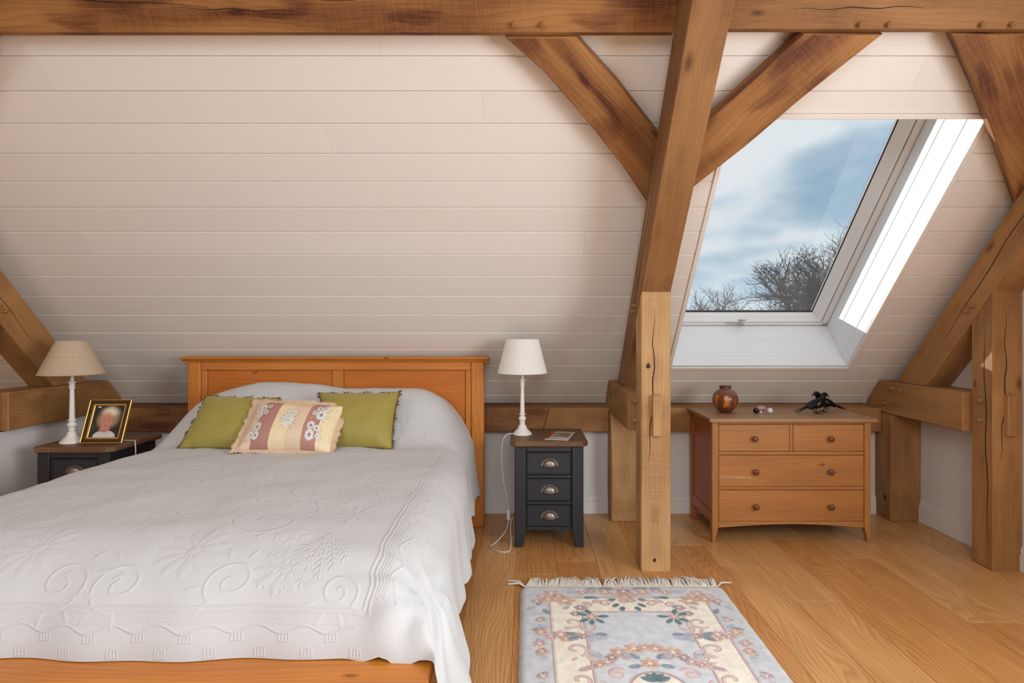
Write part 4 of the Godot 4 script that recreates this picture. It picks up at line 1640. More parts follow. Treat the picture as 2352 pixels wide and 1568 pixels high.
func small_things() -> void:
	# portrait in a gilt frame, leaning back on its strut
	var gold := plain("gilt", Color(0.80, 0.60, 0.32), 0.35, 0.75)
	gold.clearcoat_enabled = true
	gold.clearcoat = 0.2
	var dark := plain("dark gilt", Color(0.30, 0.23, 0.11), 0.42, 0.6)
	var nt := NoiseTexture2D.new()
	nt.width = 256
	nt.height = 256
	nt.seamless = true
	nt.noise = noise(4, 0.06, 2, FastNoiseLite.TYPE_CELLULAR)
	relief(dark, nt, 0.25)
	dark.uv1_scale = Vector3(16, 16, 1)
	var ax := Vector3(0.995, 0.0, -0.03).normalized()
	var up := Vector3(0.135, 0.957, -0.26)
	up = (up - ax * up.dot(ax) * 0.45).normalized()
	var nrm := ax.cross(up).normalized()
	var at := Vector3(-2.275, 0.5915, -3.26)
	var o := thing("picture_frame", "gilt picture frame leaning beside the linen-shaded lamp, with a portrait of a fair-haired child", "picture frame", Transform3D(Basis(ax, up, nrm), at))
	var hw := 0.111
	var hh := 0.118
	var lift := Transform3D(Basis(), Vector3(0, hh, 0))
	var m := MB.new()
	m.xf = lift
	frame_ring(m, hw, hh, 0.006, -0.004, 0.012, 0.002)
	put(m, "outer_moulding", gold, o)
	m = MB.new()
	m.xf = lift
	frame_ring(m, hw - 0.0055, hh - 0.0055, 0.019, -0.004, 0.009, 0.003)
	put(m, "carved_band", dark, o)
	m = MB.new()
	m.xf = lift
	frame_ring(m, hw - 0.024, hh - 0.024, 0.009, -0.004, 0.006, 0.002)
	for i in 4:
		var l := (hw if i % 2 == 0 else hh) - 0.025
		var d := (hh if i % 2 == 0 else hw) - 0.025
		var n := int(l * 2.0 / 0.0052)
		for j in n:
			var p := Vector3(-l + 2.0 * l * (j + 0.5) / n, -d, 0.0085).rotated(Vector3(0, 0, 1), PI * 0.5 * i)
			p.z = 0.0072
			m.ball(p, Vector3(0.0024, 0.0024, 0.0024), 6, 4)
	put(m, "beaded_slip", gold, o)
	m = MB.new()
	m.xf = lift
	var iw := hw - 0.032
	var ih := hh - 0.032
	m.quad(Vector3(-iw, -ih, 0.0), Vector3(iw, -ih, 0.0), Vector3(iw, ih, 0.0), Vector3(-iw, ih, 0.0), Vector2(0, 1), Vector2(1, 1), Vector2(1, 0), Vector2(0, 0), Vector3(0, 0, 1))
	var photo := plain("photo", Color(1, 1, 1), 0.25)
	photo.albedo_texture = portrait_texture()
	put(m, "photograph", photo, o)
	m = MB.new()
	m.xf = lift
	m.span(Vector3(-hw + 0.01, -hh + 0.01, -0.008), Vector3(hw - 0.01, hh - 0.01, -0.0045), 0.001)
	put(m, "backing_board", mats["fringe brown"], o)
	m = MB.new()
	var foot := Transform3D(Basis(ax, up, nrm), at).affine_inverse() * (at + Vector3(0.01, 0.002, -0.10))
	m.tube([Vector3(0, 0.15, -0.012), foot], [0.008, 0.008], 4, -1)
	put(m, "strut", mats["fringe brown"], o)

	# magazine
	var y := 0.5885
	o = thing("magazine", "magazine with a red spine strip lying on the right-hand bedside cabinet", "magazine", Transform3D(Basis(Vector3(0, 1, 0), -0.23), Vector3(0.098, y, -3.392)))
	# local: x across, -z towards the wall
	m = MB.new()
	m.span(Vector3(0.0, 0.0, -0.245), Vector3(0.134, 0.0045, 0.0), 0.002)
	put(m, "pages", mats["white paint"], o)
	m = MB.new()
	var rows := []
	var uvs := []
	for j in 7:
		var row := PackedVector3Array()
		var u := PackedVector2Array()
		for i in 9:
			var a := i / 8.0
			var b := j / 6.0
			row.push_back(Vector3(-0.002 + 0.139 * a, 0.005 + 0.004 * sin(a * PI) * (1.0 - 0.5 * b), 0.002 - 0.25 * b))
			u.push_back(Vector2(a, 1.0 - b))
		rows.push_back(row)
		uvs.push_back(u)
	m.grid(rows, uvs, Vector3(0.07, -2, -0.1))
	var cov := plain("magazine cover", Color(1, 1, 1), 0.35)
	cov.albedo_texture = cover_texture()
	put(m, "cover", cov, o)


func portrait_texture() -> ImageTexture:
	# an out-of-focus snapshot: dark garden, fair hair, white top
	var p := Paint.new(200, 216, 200.0, Color(0.13, 0.11, 0.09))
	p.ell(Vector2(0.1, 0.75), 0.35, 0.25, 0, Color(0.18, 0.22, 0.14), 1.0)
	p.ell(Vector2(0.14, 0.05), 0.09, 0.03, 0.1, Color(0.85, 0.82, 0.80), 0.5)
	p.ell(Vector2(0.62, 0.06), 0.2, 0.02, 0.2, Color(0.62, 0.63, 0.52), 0.6)
	p.ell(Vector2(0.5, 1.04), 0.40, 0.22, 0, Color(0.80, 0.76, 0.75), 0.12)
	p.ell(Vector2(0.47, 0.80), 0.22, 0.13, 0, Color(0.74, 0.46, 0.38), 0.4)
	p.ell(Vector2(0.53, 0.43), 0.47, 0.44, 0, Color(0.66, 0.55, 0.42), 0.5)
	p.ell(Vector2(0.56, 0.22), 0.40, 0.25, 0.1, Color(0.88, 0.82, 0.72), 0.7)
	p.ell(Vector2(0.48, 0.54), 0.29, 0.36, 0, Color(0.76, 0.50, 0.41), 0.5)
	p.ell(Vector2(0.75, 0.50), 0.13, 0.26, 0.2, Color(0.60, 0.47, 0.35), 0.9)
	p.ell(Vector2(0.22, 0.52), 0.10, 0.22, -0.2, Color(0.62, 0.48, 0.36), 0.9)
	for e in [[0.40, 0.48], [0.57, 0.48]]:
		p.ell(Vector2(e[0], e[1]), 0.05, 0.03, 0, Color(0.40, 0.25, 0.20), 1.0, 0.6)
	p.ell(Vector2(0.48, 0.68), 0.08, 0.03, 0, Color(0.52, 0.28, 0.24), 1.0, 0.6)
	for i in 3:
		p.im.resize(40, 43, Image.INTERPOLATE_BILINEAR)
		p.im.resize(200, 216, Image.INTERPOLATE_CUBIC)
	return p.texture()


func cover_texture() -> ImageTexture:
	var p := Paint.new(320, 440, 320.0, Color(0.80, 0.77, 0.72))
	p.rect(Vector2(0, 0.0), Vector2(0.17, 1.30), Color(0.66, 0.10, 0.08))
	p.rect(Vector2(0.17, 0), Vector2(0.19, 1.30), Color(0.88, 0.85, 0.80))
	# a pale heading of small dark marks
	for i in 11:
		var x := 0.24 + 0.068 * i
		p.rect(Vector2(x, 0.07), Vector2(x + 0.012, 0.15), Color(0.16, 0.14, 0.13))
		p.rect(Vector2(x, 0.07 if i % 3 else 0.13), Vector2(x + 0.042, 0.088 if i % 3 else 0.15), Color(0.16, 0.14, 0.13))
	p.rect(Vector2(0.21, 0.24), Vector2(0.90, 0.56), Color(0.52, 0.47, 0.36))
	p.ell(Vector2(0.55, 0.40), 0.3, 0.09, 0.0, Color(0.45, 0.48, 0.34), 0.8)
	p.rect(Vector2(0.21, 0.56), Vector2(0.90, 0.76), Color(0.66, 0.63, 0.60))
	p.ell(Vector2(0.65, 0.62), 0.20, 0.075, 0.05, Color(0.30, 0.13, 0.08), 0.5)
	p.ell(Vector2(0.62, 0.60), 0.08, 0.05, 0.0, Color(0.50, 0.22, 0.12), 0.6)
	p.rect(Vector2(0.21, 0.78), Vector2(0.90, 1.02), Color(0.36, 0.35, 0.33))
	p.ell(Vector2(0.32, 0.88), 0.06, 0.05, 0, Color(0.66, 0.58, 0.56), 0.6)
	p.ell(Vector2(0.70, 0.92), 0.14, 0.07, 0, Color(0.55, 0.40, 0.42), 0.8)
	p.ell(Vector2(0.45, 0.95), 0.2, 0.05, 0, Color(0.46, 0.49, 0.42), 0.8)
	return p.texture()


# ---------------------------------------------------------------- chest of drawers
func knob(d: Node3D, x: float, y: float, z: float) -> void:
	var m := MB.new()
	m.xf = Transform3D(Basis(Vector3(1, 0, 0), Vector3(0, 0, 1), Vector3(0, -1, 0)), Vector3(x, y, z))
	var prof := []
	for p in [[0.008, 0.0], [0.007, 0.006], [0.0075, 0.010], [0.0125, 0.014], [0.0165, 0.019], [0.017, 0.023], [0.015, 0.027], [0.009, 0.030], [0.0, 0.0308]]:
		prof.push_back(Vector2(p[0], p[1]))
	m.lathe(prof, 18, Vector3.ZERO, 0.3)
	put(m, "knob", mats["knob"], d)


func chest() -> void:
	# local: x from the middle, z = 0 at the front of the stiles
	var o := thing("chest_of_drawers", "oak chest of drawers with round wooden knobs, standing below the roof window", "chest", pos(1.4945, 0, -3.44))
	var hw := 0.4485
	var dp := 0.46
	var top := 0.680
	for s in [-1.0, 1.0]:
		# front stiles run down into flared legs
		var m := MB.new()
		m.prism(PackedVector2Array([Vector2(s * hw, top), Vector2(s * hw, 0.0), Vector2(s * (hw - 0.020), 0.0), Vector2(s * (hw - 0.024), 0.035), Vector2(s * (hw - 0.034), 0.075), Vector2(s * (hw - 0.037), 0.10), Vector2(s * (hw - 0.037), top)]), -0.036, 0.0, 0.003, 1, ro())
		put(m, "leg", mats["chest"], o)
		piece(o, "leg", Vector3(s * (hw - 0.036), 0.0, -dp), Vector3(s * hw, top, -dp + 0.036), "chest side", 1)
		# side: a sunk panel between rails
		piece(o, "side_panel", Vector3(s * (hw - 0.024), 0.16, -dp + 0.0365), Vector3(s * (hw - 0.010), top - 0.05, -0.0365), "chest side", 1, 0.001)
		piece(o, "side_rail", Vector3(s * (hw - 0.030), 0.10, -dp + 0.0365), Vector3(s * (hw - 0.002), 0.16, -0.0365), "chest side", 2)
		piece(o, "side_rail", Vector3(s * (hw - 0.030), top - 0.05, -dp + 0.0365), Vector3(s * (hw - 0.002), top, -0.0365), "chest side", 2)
	piece(o, "back_panel", Vector3(-hw + 0.037, 0.10, -dp + 0.004), Vector3(hw - 0.037, top, -dp + 0.012), "chest side", 0)
	var x0 := -hw + 0.0375
	var x1 := hw - 0.0375
	piece(o, "rail", Vector3(x0, 0.6665, -0.030), Vector3(x1, top, -0.003), "chest", 0)
	piece(o, "rail", Vector3(x0, 0.4925, -0.030), Vector3(x1, 0.512, -0.003), "chest", 0)
	piece(o, "rail", Vector3(x0, 0.2955, -0.030), Vector3(x1, 0.3135, -0.003), "chest", 0)
	piece(o, "divider", Vector3(-0.010, 0.5125, -0.030), Vector3(0.009, 0.666, -0.003), "chest", 1)
	# arched apron
	var ap := PackedVector2Array([Vector2(x0, 0.117), Vector2(x0, 0.081)])
	for i in range(1, 16):
		var t := i / 16.0
		ap.push_back(Vector2(lerpf(x0, x1, t), 0.081 + 0.020 * sin(PI * t)))
	ap.push_back(Vector2(x1, 0.081))
	ap.push_back(Vector2(x1, 0.117))
	var m := MB.new()
	m.prism(ap, -0.026, -0.004, 0.002, 0, ro())
	put(m, "apron", mats["chest"], o)
	for d in [[x0 + 0.002, 0.514, -0.012, 0.6645], [0.011, 0.514, x1 - 0.002, 0.6645], [x0 + 0.002, 0.3155, x1 - 0.002, 0.4905], [x0 + 0.002, 0.119, x1 - 0.002, 0.2935]]:
		var dr := piece(o, "drawer", Vector3(d[0], d[1], -0.026), Vector3(d[2], d[3], -0.0035), "chest drawer", 0, 0.0015)
		var ky: float = (d[1] + d[3]) * 0.5 - 0.004
		if d[2] - d[0] < 0.5:
			knob(dr, (d[0] + d[2]) * 0.5 + (0.008 if d[0] > 0.0 else 0.0), ky, -0.0035)
		else:
			knob(dr, -0.2045, ky, -0.0035)
			knob(dr, 0.2195, ky, -0.0035)
	# pale streak of sapwood in the middle long drawer
	m = MB.new()
	var st := PackedVector2Array()
	for i in 13:
		st.push_back(Vector2(x0 + 0.003 + 0.19 * i / 12.0, 0.3665 + 0.009 * sqrt(1.0 - pow(i / 12.0, 2.0)) + 0.0015 * sin(i * 1.1)))
	st.push_back(Vector2(x0 + 0.19, 0.3585))
	st.push_back(Vector2(x0 + 0.003, 0.3585))
	m.prism(st, -0.005, -0.0032, 0.0001, 0, ro())
	put(m, "sapwood_streak", mats["oak pale"], o)
	m = MB.new()
	m.span(Vector3(-0.468, top, -dp - 0.02), Vector3(0.476, 0.702, 0.022), 0.003, 0, ro())
	put(m, "top", mats["chest top"], o)


# ---------------------------------------------------------------- ornaments on the chest
func ornaments() -> void:
	var y := 0.7022
	var o := thing("vase", "round turned wooden vase with pale sapwood patches, on the left of the chest", "vase", pos(1.196, y, -3.672))
	var m := MB.new()
	var prof := []
	for p in [[0.0, 0.0], [28, 0], [31, 2], [38, 7], [50, 18], [62, 33], [71, 52], [75.5, 72], [75.5, 86], [71, 104], [61, 121], [48, 134], [36, 141.5], [33, 144], [33.5, 152], [36, 156], [37, 159], [35.5, 161.5], [31, 160], [29, 152], [29, 143], [40, 132], [60, 110], [68, 78], [50, 25], [0, 10]]:
		prof.push_back(Vector2(p[0], p[1]) * 0.001)
	m.lathe(prof, 48, Vector3.ZERO, 0.35)
	for i in m.uv.size():
		m.uv[i] = Vector2(m.uv[i].x, 1.0 - m.uv[i].y / 0.165)
	var vm := plain("turned vase", Color(1, 1, 1), 0.3)
	vm.albedo_texture = vase_texture()
	vm.clearcoat_enabled = true
	vm.clearcoat = 0.4
	vm.clearcoat_roughness = 0.25
	put(m, "vessel", vm, o)

	var black := plain("black stone", Color(0.03, 0.03, 0.032), 0.12)
	var white := plain("white stone", Color(0.82, 0.82, 0.80), 0.25)
	var rose := plain("rose stone", Color(0.70, 0.52, 0.51), 0.3)
	for b in [["polished black stone ball between the vase and the birds", "stone_ball", Vector3(1.366, 0.0172, -3.632), Vector3(0.0172, 0.0172, 0.0172), black], ["milky white stone ball beside the pink pebble", "stone_ball", Vector3(1.446, 0.0168, -3.625), Vector3(0.0168, 0.0168, 0.0168), white], ["smooth pink pebble lying behind the black and the white ball", "pebble", Vector3(1.422, 0.0185, -3.70), Vector3(0.031, 0.0185, 0.023), rose]]:
		m = MB.new()
		m.ball(Vector3.ZERO, b[3], 28, 18)
		var q := put(m, b[1], b[4])
		q.position = b[2] + Vector3(0, y, 0)
		tag(q, b[0], "stone", "polished stones on the chest")
	for c in [[Vector3(1.396, 0.007, -3.635), 0.007], [Vector3(1.411, 0.006, -3.628), 0.006]]:
		m = MB.new()
		m.ball(Vector3.ZERO, Vector3(c[1] * 1.2, c[1], c[1]), 14, 9)
		var q := put(m, "crystal_chip", white if c[1] > 0.0065 else rose)
		q.position = c[0] + Vector3(0, y, 0)
		tag(q, "tiny pale crystal chip in front of the pink pebble, next to the black ball" if c[1] > 0.0065 else "tiny pinkish crystal chip between the pale chip and the white ball", "stone", "polished stones on the chest")

	var iron := plain("blackened metal", Color(0.10, 0.105, 0.11), 0.38, 0.7)
	var rust := plain("rusty metal", Color(0.20, 0.115, 0.075), 0.5, 0.6)
	var steel := plain("bright metal", Color(0.42, 0.43, 0.44), 0.35, 0.8)
	bird("dark metal bird with its tail to the left and its beak to the right", Transform3D(Basis(Vector3(0, 1, 0), 0.22), Vector3(1.722, y, -3.625)), iron, rust, steel)
	bird("dark metal bird with its tail to the right, standing behind the other", Transform3D(Basis(Vector3(0, 1, 0), PI + 0.2), Vector3(1.806, y, -3.70)), iron, rust, steel)


# local: the beak points along +x
func bird(label: String, at: Transform3D, iron: Material, rust: Material, steel: Material) -> void:
	var o := thing("metal_bird", label, "figurine", at, "metal birds on the chest")
	var m := MB.new()
	# body and head in one skin along a bent spine
	var spine := [[-0.075, 0.040, 0.002, 0.002], [-0.062, 0.044, 0.010, 0.011], [-0.042, 0.050, 0.020, 0.020], [-0.018, 0.055, 0.027, 0.025], [0.006, 0.060, 0.030, 0.027], [0.026, 0.070, 0.026, 0.024], [0.038, 0.084, 0.018, 0.018], [0.042, 0.096, 0.0155, 0.0155], [0.048, 0.107, 0.017, 0.0165], [0.058, 0.112, 0.0155, 0.015], [0.067, 0.110, 0.010, 0.010], [0.074, 0.106, 0.005, 0.0055], [0.084, 0.101, 0.0026, 0.003], [0.094, 0.097, 0.0006, 0.0006]]
	var rows := []
	var uvs := []
	for i in spine.size():
		var s: Array = spine[i]
		var a: Array = spine[maxi(i - 1, 0)]
		var b: Array = spine[mini(i + 1, spine.size() - 1)]
		var f := Vector3(b[0] - a[0], b[1] - a[1], 0).normalized()
		var n := Vector3(-f.y, f.x, 0)
		var row := PackedVector3Array()
		var u := PackedVector2Array()
		for j in 17:
			var g := TAU * (j % 16) / 16.0
			row.push_back(Vector3(s[0], s[1], 0) + n * sin(g) * s[2] + Vector3(0, 0, 1) * cos(g) * s[3])
			u.push_back(Vector2(i, j))
		rows.push_back(row)
		uvs.push_back(u)
	m.grid(rows, uvs, Vector3(0, 0.06, 0))
	put(m, "body", iron, o)
	m = MB.new()
	m.ball(Vector3(0.016, 0.058, 0.0), Vector3(0.026, 0.028, 0.0255), 14, 10)
	put(m, "breast", rust, o)
	for s in [-1.0, 1.0]:
		# folded wing of overlapping feathers
		m = MB.new()
		for k in 5:
			var base := Vector3(0.012 - 0.013 * k, 0.072 - 0.006 * k, s * (0.0235 - 0.0008 * k))
			m.xf = Transform3D(Basis(Vector3(0, 0, 1), 0.55 - 0.06 * k), base)
			m.ball(Vector3(-0.012, -0.004, 0), Vector3(0.024 - 0.001 * k, 0.012, 0.0035), 10, 6)
		m.xf = Transform3D()
		put(m, "wing", iron, o)
		m = MB.new()
		m.xf = Transform3D(Basis(Vector3(0, 0, 1), 0.75), Vector3(0.0, 0.061, s * 0.028))
		m.ball(Vector3.ZERO, Vector3(0.017, 0.006, 0.002), 10, 6)
		put(m, "wing_bar", steel, o)
		# leg with three toes forward and one back
		m = MB.new()
		var hip := Vector3(-0.006, 0.034, s * 0.011)
		var knee := Vector3(-0.014, 0.020, s * 0.013)
		var foot := Vector3(0.004, 0.003, s * 0.014)
		m.tube([hip, knee, foot], [0.0045, 0.0028, 0.0024], 6)
		for t in [[0.018, -0.010], [0.021, 0.0], [0.018, 0.010], [-0.013, 0.0]]:
			m.tube([foot, Vector3(foot.x + t[0] * 0.6, 0.0045, foot.z + t[1] * 0.6), Vector3(foot.x + t[0], 0.0012, foot.z + t[1])], [0.0024, 0.002, 0.0012], 5)
		put(m, "leg", iron, o)
	m = MB.new()
	for t in [[-0.004, 0.004], [0.0, -0.002], [0.005, -0.006]]:
		var e := Vector3(-0.142, 0.012 + t[1], t[0] * 4.0)
		m.tube([Vector3(-0.066, 0.043, t[0]), (Vector3(-0.066, 0.043, t[0]) + e) * 0.5 + Vector3(0, -0.001, 0), e], [0.0026, 0.0028, 0.0016], 5)
	put(m, "tail", iron, o)


func vase_texture() -> ImageTexture:
	var w := 512
	var h := 256
	var n := noise(14, 1.0, 3)
	var f := noise(15, 1.0, 2)
	var data := PackedByteArray()
	data.resize(w * h * 3)
	var at := 0
	for y in h:
		var t := 1.0 - float(y) / h
		for x in w:
			var a := TAU * x / w
			var c := Color(0.50, 0.27, 0.14)
			var g := f.get_noise_3d(cos(a) * 9.0, t * 2.0, sin(a) * 9.0)
			c = c.darkened(clampf(0.16 + 0.3 * g, 0.0, 0.5))
			# upright flame-shaped patches of pale wood round the belly
			var q := n.get_noise_3d(cos(a) * 1.9, t * 0.5, sin(a) * 1.9) + 0.12 * n.get_noise_3d(cos(a) * 14.0, 3.0, sin(a) * 14.0)
			var top := 0.66 + 0.05 * n.get_noise_2d(a * 9.0, 1.0)
			var low := 0.24 + 0.07 * n.get_noise_2d(a * 7.0, 9.0)
			if q > -0.02 and t > low and t < top:
				c = c.lerp(Color(0.84, 0.50, 0.23).darkened(clampf(0.12 + 0.25 * g, 0.0, 0.4)), clampf((q + 0.02) * 26.0, 0.0, 0.92))
			if t > 0.70:
				c = c.lerp(Color(0.36, 0.21, 0.13), smoothstep(0.70, 0.82, t) * 0.7)
			data[at] = int(c.r * 255.0)
			data[at + 1] = int(c.g * 255.0)
			data[at + 2] = int(c.b * 255.0)
			at += 3
	return rgb_image(w, h, data)


# ---------------------------------------------------------------- rug
const RUG_W := 0.932
const RUG_L := 1.62


func rug() -> void:
	var o := thing("rug", "pale blue wool rug with carved flowers and a white fringe, beside the bed", "rug", pos(0.4375, 0.0, -2.818))
	# local: x from the middle, z = 0 at the far end, running towards the camera
	var m := MB.new()
	var nx := 60
	var nz := 90
	var rows := []
	var uvs := []
	var wob := noise(8, 1.0, 2)
	for j in nz + 3:
		var row := PackedVector3Array()
		var u := PackedVector2Array()
		for i in nx + 3:
			var a := clampf((i - 1.0) / nx, 0.0, 1.0)
			var b := clampf((j - 1.0) / nz, 0.0, 1.0)
			var x := (a - 0.5) * RUG_W
			var z := b * RUG_L
			var e := minf(minf(a, 1.0 - a) * RUG_W, minf(b, 1.0 - b) * RUG_L)
			# rounded far corners
			var cx := maxf(0.0, absf(x) - (RUG_W * 0.5 - 0.03))
			var cz := maxf(0.0, 0.03 - z)
			var over := sqrt(cx * cx + cz * cz) - 0.03
			if over > 0.0 and cx > 0.0 and cz > 0.0:
				x -= signf(x) * over * 0.7
				z += over * 0.7
				e = 0.0
			var hgt := 0.004 + 0.013 * sqrt(clampf(e / 0.014, 0.0, 1.0))
			if i == 0 or j == 0 or i == nx + 2 or j == nz + 2:
				hgt = 0.0
			x += signf(x) * 0.003 * wob.get_noise_1d(z * 30.0) if a < 0.02 or a > 0.98 else 0.0
			row.push_back(Vector3(x, hgt, z))
			u.push_back(Vector2(a, b))
		rows.push_back(row)
		uvs.push_back(u)
	m.grid(rows, uvs, Vector3(0, -1, 0.8))
	var pile := plain("rug pile", Color(1, 1, 1), 0.95)
	pile.rim_enabled = true
	pile.rim = 0.4
	var tex := rug_textures()
	pile.albedo_texture = tex[0]
	relief(pile, tex[1], 0.6)
	put(m, "pile", pile, o)

	# knotted edge and fringe at both ends
	m = MB.new()
	var r := RandomNumberGenerator.new()
	r.seed = 21
	for end in 2:
		var z0 := 0.002 if end == 0 else RUG_L - 0.002
		var dir := -1.0 if end == 0 else 1.0
		for i in 130:
			var x := -RUG_W * 0.5 + 0.022 + (RUG_W - 0.044) * i / 129.0
			m.tube([Vector3(x, 0.006, z0), Vector3(x, 0.007, z0 + dir * 0.016)], [0.0032, 0.0026], 5)
		var clump := 0.0
		var lay := 0.0
		for i in 420:
			if i % 17 == 0:
				clump = r.randf_range(-0.045, 0.055)
				lay = r.randf_range(0.75, 1.12)
			var x := -RUG_W * 0.5 + 0.022 + (RUG_W - 0.044) * i / 419.0
			var l := r.randf_range(0.085, 0.125) * lay
			var s := clump + r.randf_range(-0.018, 0.018)
			var hgt := r.randf_range(0.004, 0.024)
			m.tube([Vector3(x, 0.007, z0 + dir * 0.012), Vector3(x + s * 0.4, 0.006 + hgt, z0 + dir * l * 0.45), Vector3(x + s * 0.8, 0.004 + hgt * 0.7, z0 + dir * l * 0.8), Vector3(x + s, 0.003, z0 + dir * l)], [0.0026, 0.0030, 0.0027, 0.0014], 4)
		for c in [[-1.0, 0.05], [-1.0, 0.085], [1.0, 0.06]]:
			for k in 7:
				var x: float = c[0] * (RUG_W * 0.5 - 0.024)
				m.tube([Vector3(x, 0.006, z0 + dir * 0.01), Vector3(x + c[0] * 0.03, 0.014, z0 + dir * (c[1] * 0.6 + 0.002 * k)), Vector3(x + c[0] * (0.065 + 0.004 * k), 0.005, z0 + dir * (c[1] + r.randf_range(-0.01, 0.012)))], [0.003, 0.0028, 0.0014], 4)
	var cot := plain("fringe cotton", Color(0.86, 0.83, 0.78), 0.9)
	put(m, "fringe", cot, o).set_meta("kind", "stuff")


func rug_textures() -> Array:
	var per := 1024.0 / RUG_W
	var w := 1024
	var h := int(RUG_L * per)
	var ground := Color(0.80, 0.815, 0.825)
	var p := Paint.new(w, h, per, ground)
	var r := Relief.new(w, h, per)
	var cream := Color(0.95, 0.92, 0.85)
	var mauve := Color(0.74, 0.63, 0.63)
	var rose := Color(0.86, 0.73, 0.71)
	var peach := Color(0.88, 0.72, 0.63)
	var slate := Color(0.52, 0.58, 0.63)
	var deep := Color(0.36, 0.47, 0.49)
	var mist := Color(0.70, 0.73, 0.78)
	var o0 := 0.125
	var o1 := 0.258
	# inner field a shade bluer
	p.rect(Vector2(0.0, 0.0), Vector2(RUG_W, RUG_L), ground)
	p.rect(Vector2(o1, o1), Vector2(RUG_W - o1, RUG_L - o1), Color(0.83, 0.845, 0.86))
	# the cream band between two mauve cords
	for b in [[o0, o0, RUG_W - o0, o1], [o0, RUG_L - o1, RUG_W - o0, RUG_L - o0], [o0, o0, o1, RUG_L - o0], [RUG_W - o1, o0, RUG_W - o0, RUG_L - o0]]:
		p.rect(Vector2(b[0], b[1]), Vector2(b[2], b[3]), cream)
	for e in [[o0, o0], [o1, o1]]:
		var lo := Vector2(e[0], e[1])
		var hi := Vector2(RUG_W - e[0], RUG_L - e[1])
		for s in [[lo, Vector2(hi.x, lo.y)], [lo, Vector2(lo.x, hi.y)], [Vector2(hi.x, lo.y), hi], [Vector2(lo.x, hi.y), hi]]:
			p.stroke(s[0], s[1], 0.0055, mauve)
			r.stroke((s[0] as Vector2) + Vector2(0.006, 0.006), (s[1] as Vector2) + Vector2(0.006, 0.006), 0.003, -0.7)
	# everything else is mirrored left to right
	for g in [-1.0, 1.0]:
		var c := RUG_W * 0.5
		# leaves: x from the middle, y, length, width, turn, colour
		for y0 in [0.0, 0.44, 0.88]:
			for f in [[0.385, 0.235, 0.7, slate], [0.41, 0.30, 2.3, mist], [0.39, 0.335, 0.4, slate], [0.415, 0.425, 1.9, mist], [0.39, 0.50, 0.9, slate], [0.42, 0.545, 2.4, mist]]:
				rug_leaf(p, r, rug_at(g, f[0], f[1] + y0), 0.046, 0.011, f[2] if g > 0.0 else PI - f[2], f[3])
			for f in [[0.40, 0.265, 0.020, rose], [0.40, 0.375, 0.026, peach], [0.405, 0.47, 0.024, rose], [0.40, 0.53, 0.022, peach]]:
				rug_flower(p, r, rug_at(g, f[0], f[1] + y0), f[2], f[3], cream)
			# spray that breaks across the band
			for f in [[0.345, 0.395, 0.030, rose], [0.31, 0.405, 0.026, peach], [0.37, 0.41, 0.024, rose], [0.335, 0.43, 0.022, peach], [0.29, 0.41, 0.020, mauve], [0.265, 0.40, 0.018, rose]]:
				rug_flower(p, r, rug_at(g, f[0], f[1] + y0), f[2], f[3], cream)
			for f in [[0.335, 0.375, 2.6, slate], [0.275, 0.37, 2.2, mist], [0.33, 0.45, 3.9, slate], [0.275, 0.46, 4.2, mist], [0.245, 0.39, 3.0, slate], [0.24, 0.44, 3.6, mist]]:
				rug_leaf(p, r, rug_at(g, f[0], f[1] + y0), 0.048, 0.012, f[2] if g > 0.0 else PI - f[2], f[3])
			# broad scrolls that fill the cream band
			for f in [[0.30, 0.29, 0.046, 1.0, 1.0], [0.265, 0.335, 0.038, 4.2, -1.0], [0.30, 0.515, 0.048, 2.0, 1.0], [0.262, 0.57, 0.040, 5.0, -1.0]]:
				var hand: float = f[4] * g
				var turn: float = f[3] if g > 0.0 else PI - f[3]
				var at := rug_at(g, f[0] + 0.015, f[1] + y0)
				p.scroll(at, f[2], turn, hand, 0.009, mauve.lerp(rose, 0.4), 0.9)
				p.scroll(at, f[2] * 0.96, turn, hand, 0.0045, rose.lerp(cream, 0.35), 0.9)
				r.scroll(at, f[2] * 1.2, turn, hand, 0.003, -0.6, 0.9)
				rug_leaf(p, r, at + Vector2(0, 0.05), 0.03, 0.008, turn + 1.0, rose)
		# far border
		for f in [[0.05, 0.030, -0.3, slate], [0.16, 0.028, 3.4, slate], [0.15, 0.035, -0.2, mist], [0.245, 0.030, 3.3, slate], [0.28, 0.045, 0.3, mist], [0.335, 0.038, 3.0, mist], [0.395, 0.11, 1.3, slate], [0.415, 0.15, 0.9, mist], [0.39, 0.17, 2.0, slate]]:
			rug_leaf(p, r, rug_at(g, f[0], f[1]), 0.050, 0.011, f[2] if g > 0.0 else PI - f[2], f[3])
		for f in [[0.115, 0.052, 0.028, peach], [0.20, 0.045, 0.020, rose], [0.255, 0.055, 0.024, rose], [0.0, 0.045, 0.030, mauve], [0.41, 0.12, 0.022, rose], [0.36, 0.062, 0.030, rose], [0.39, 0.085, 0.026, rose]]:
			rug_flower(p, r, rug_at(g, f[0], f[1]), f[2], f[3], cream)
		# corner roses, inner sprays with dark leaves
		for f in [[0.325, 0.118, 0.040, peach], [0.37, 0.108, 0.030, peach], [0.34, 0.085, 0.026, peach], [0.285, 0.165, 0.024, mauve], [0.30, 0.205, 0.022, mauve]]:
			rug_flower(p, r, rug_at(g, f[0], f[1]), f[2], f[3], cream)
		rug_flower(p, r, rug_at(g, 0.23, 0.235), 0.022, peach, cream)
		for k in [[-0.5, deep], [0.7, deep], [1.45, deep], [2.2, deep], [3.2, deep], [5.0, deep]]:
			var a: float = k[0]
			rug_leaf(p, r, rug_at(g, 0.23, 0.235) + Vector2(g * cos(a), sin(a)) * 0.018, 0.044, 0.0105, a if g > 0.0 else PI - a, k[1])
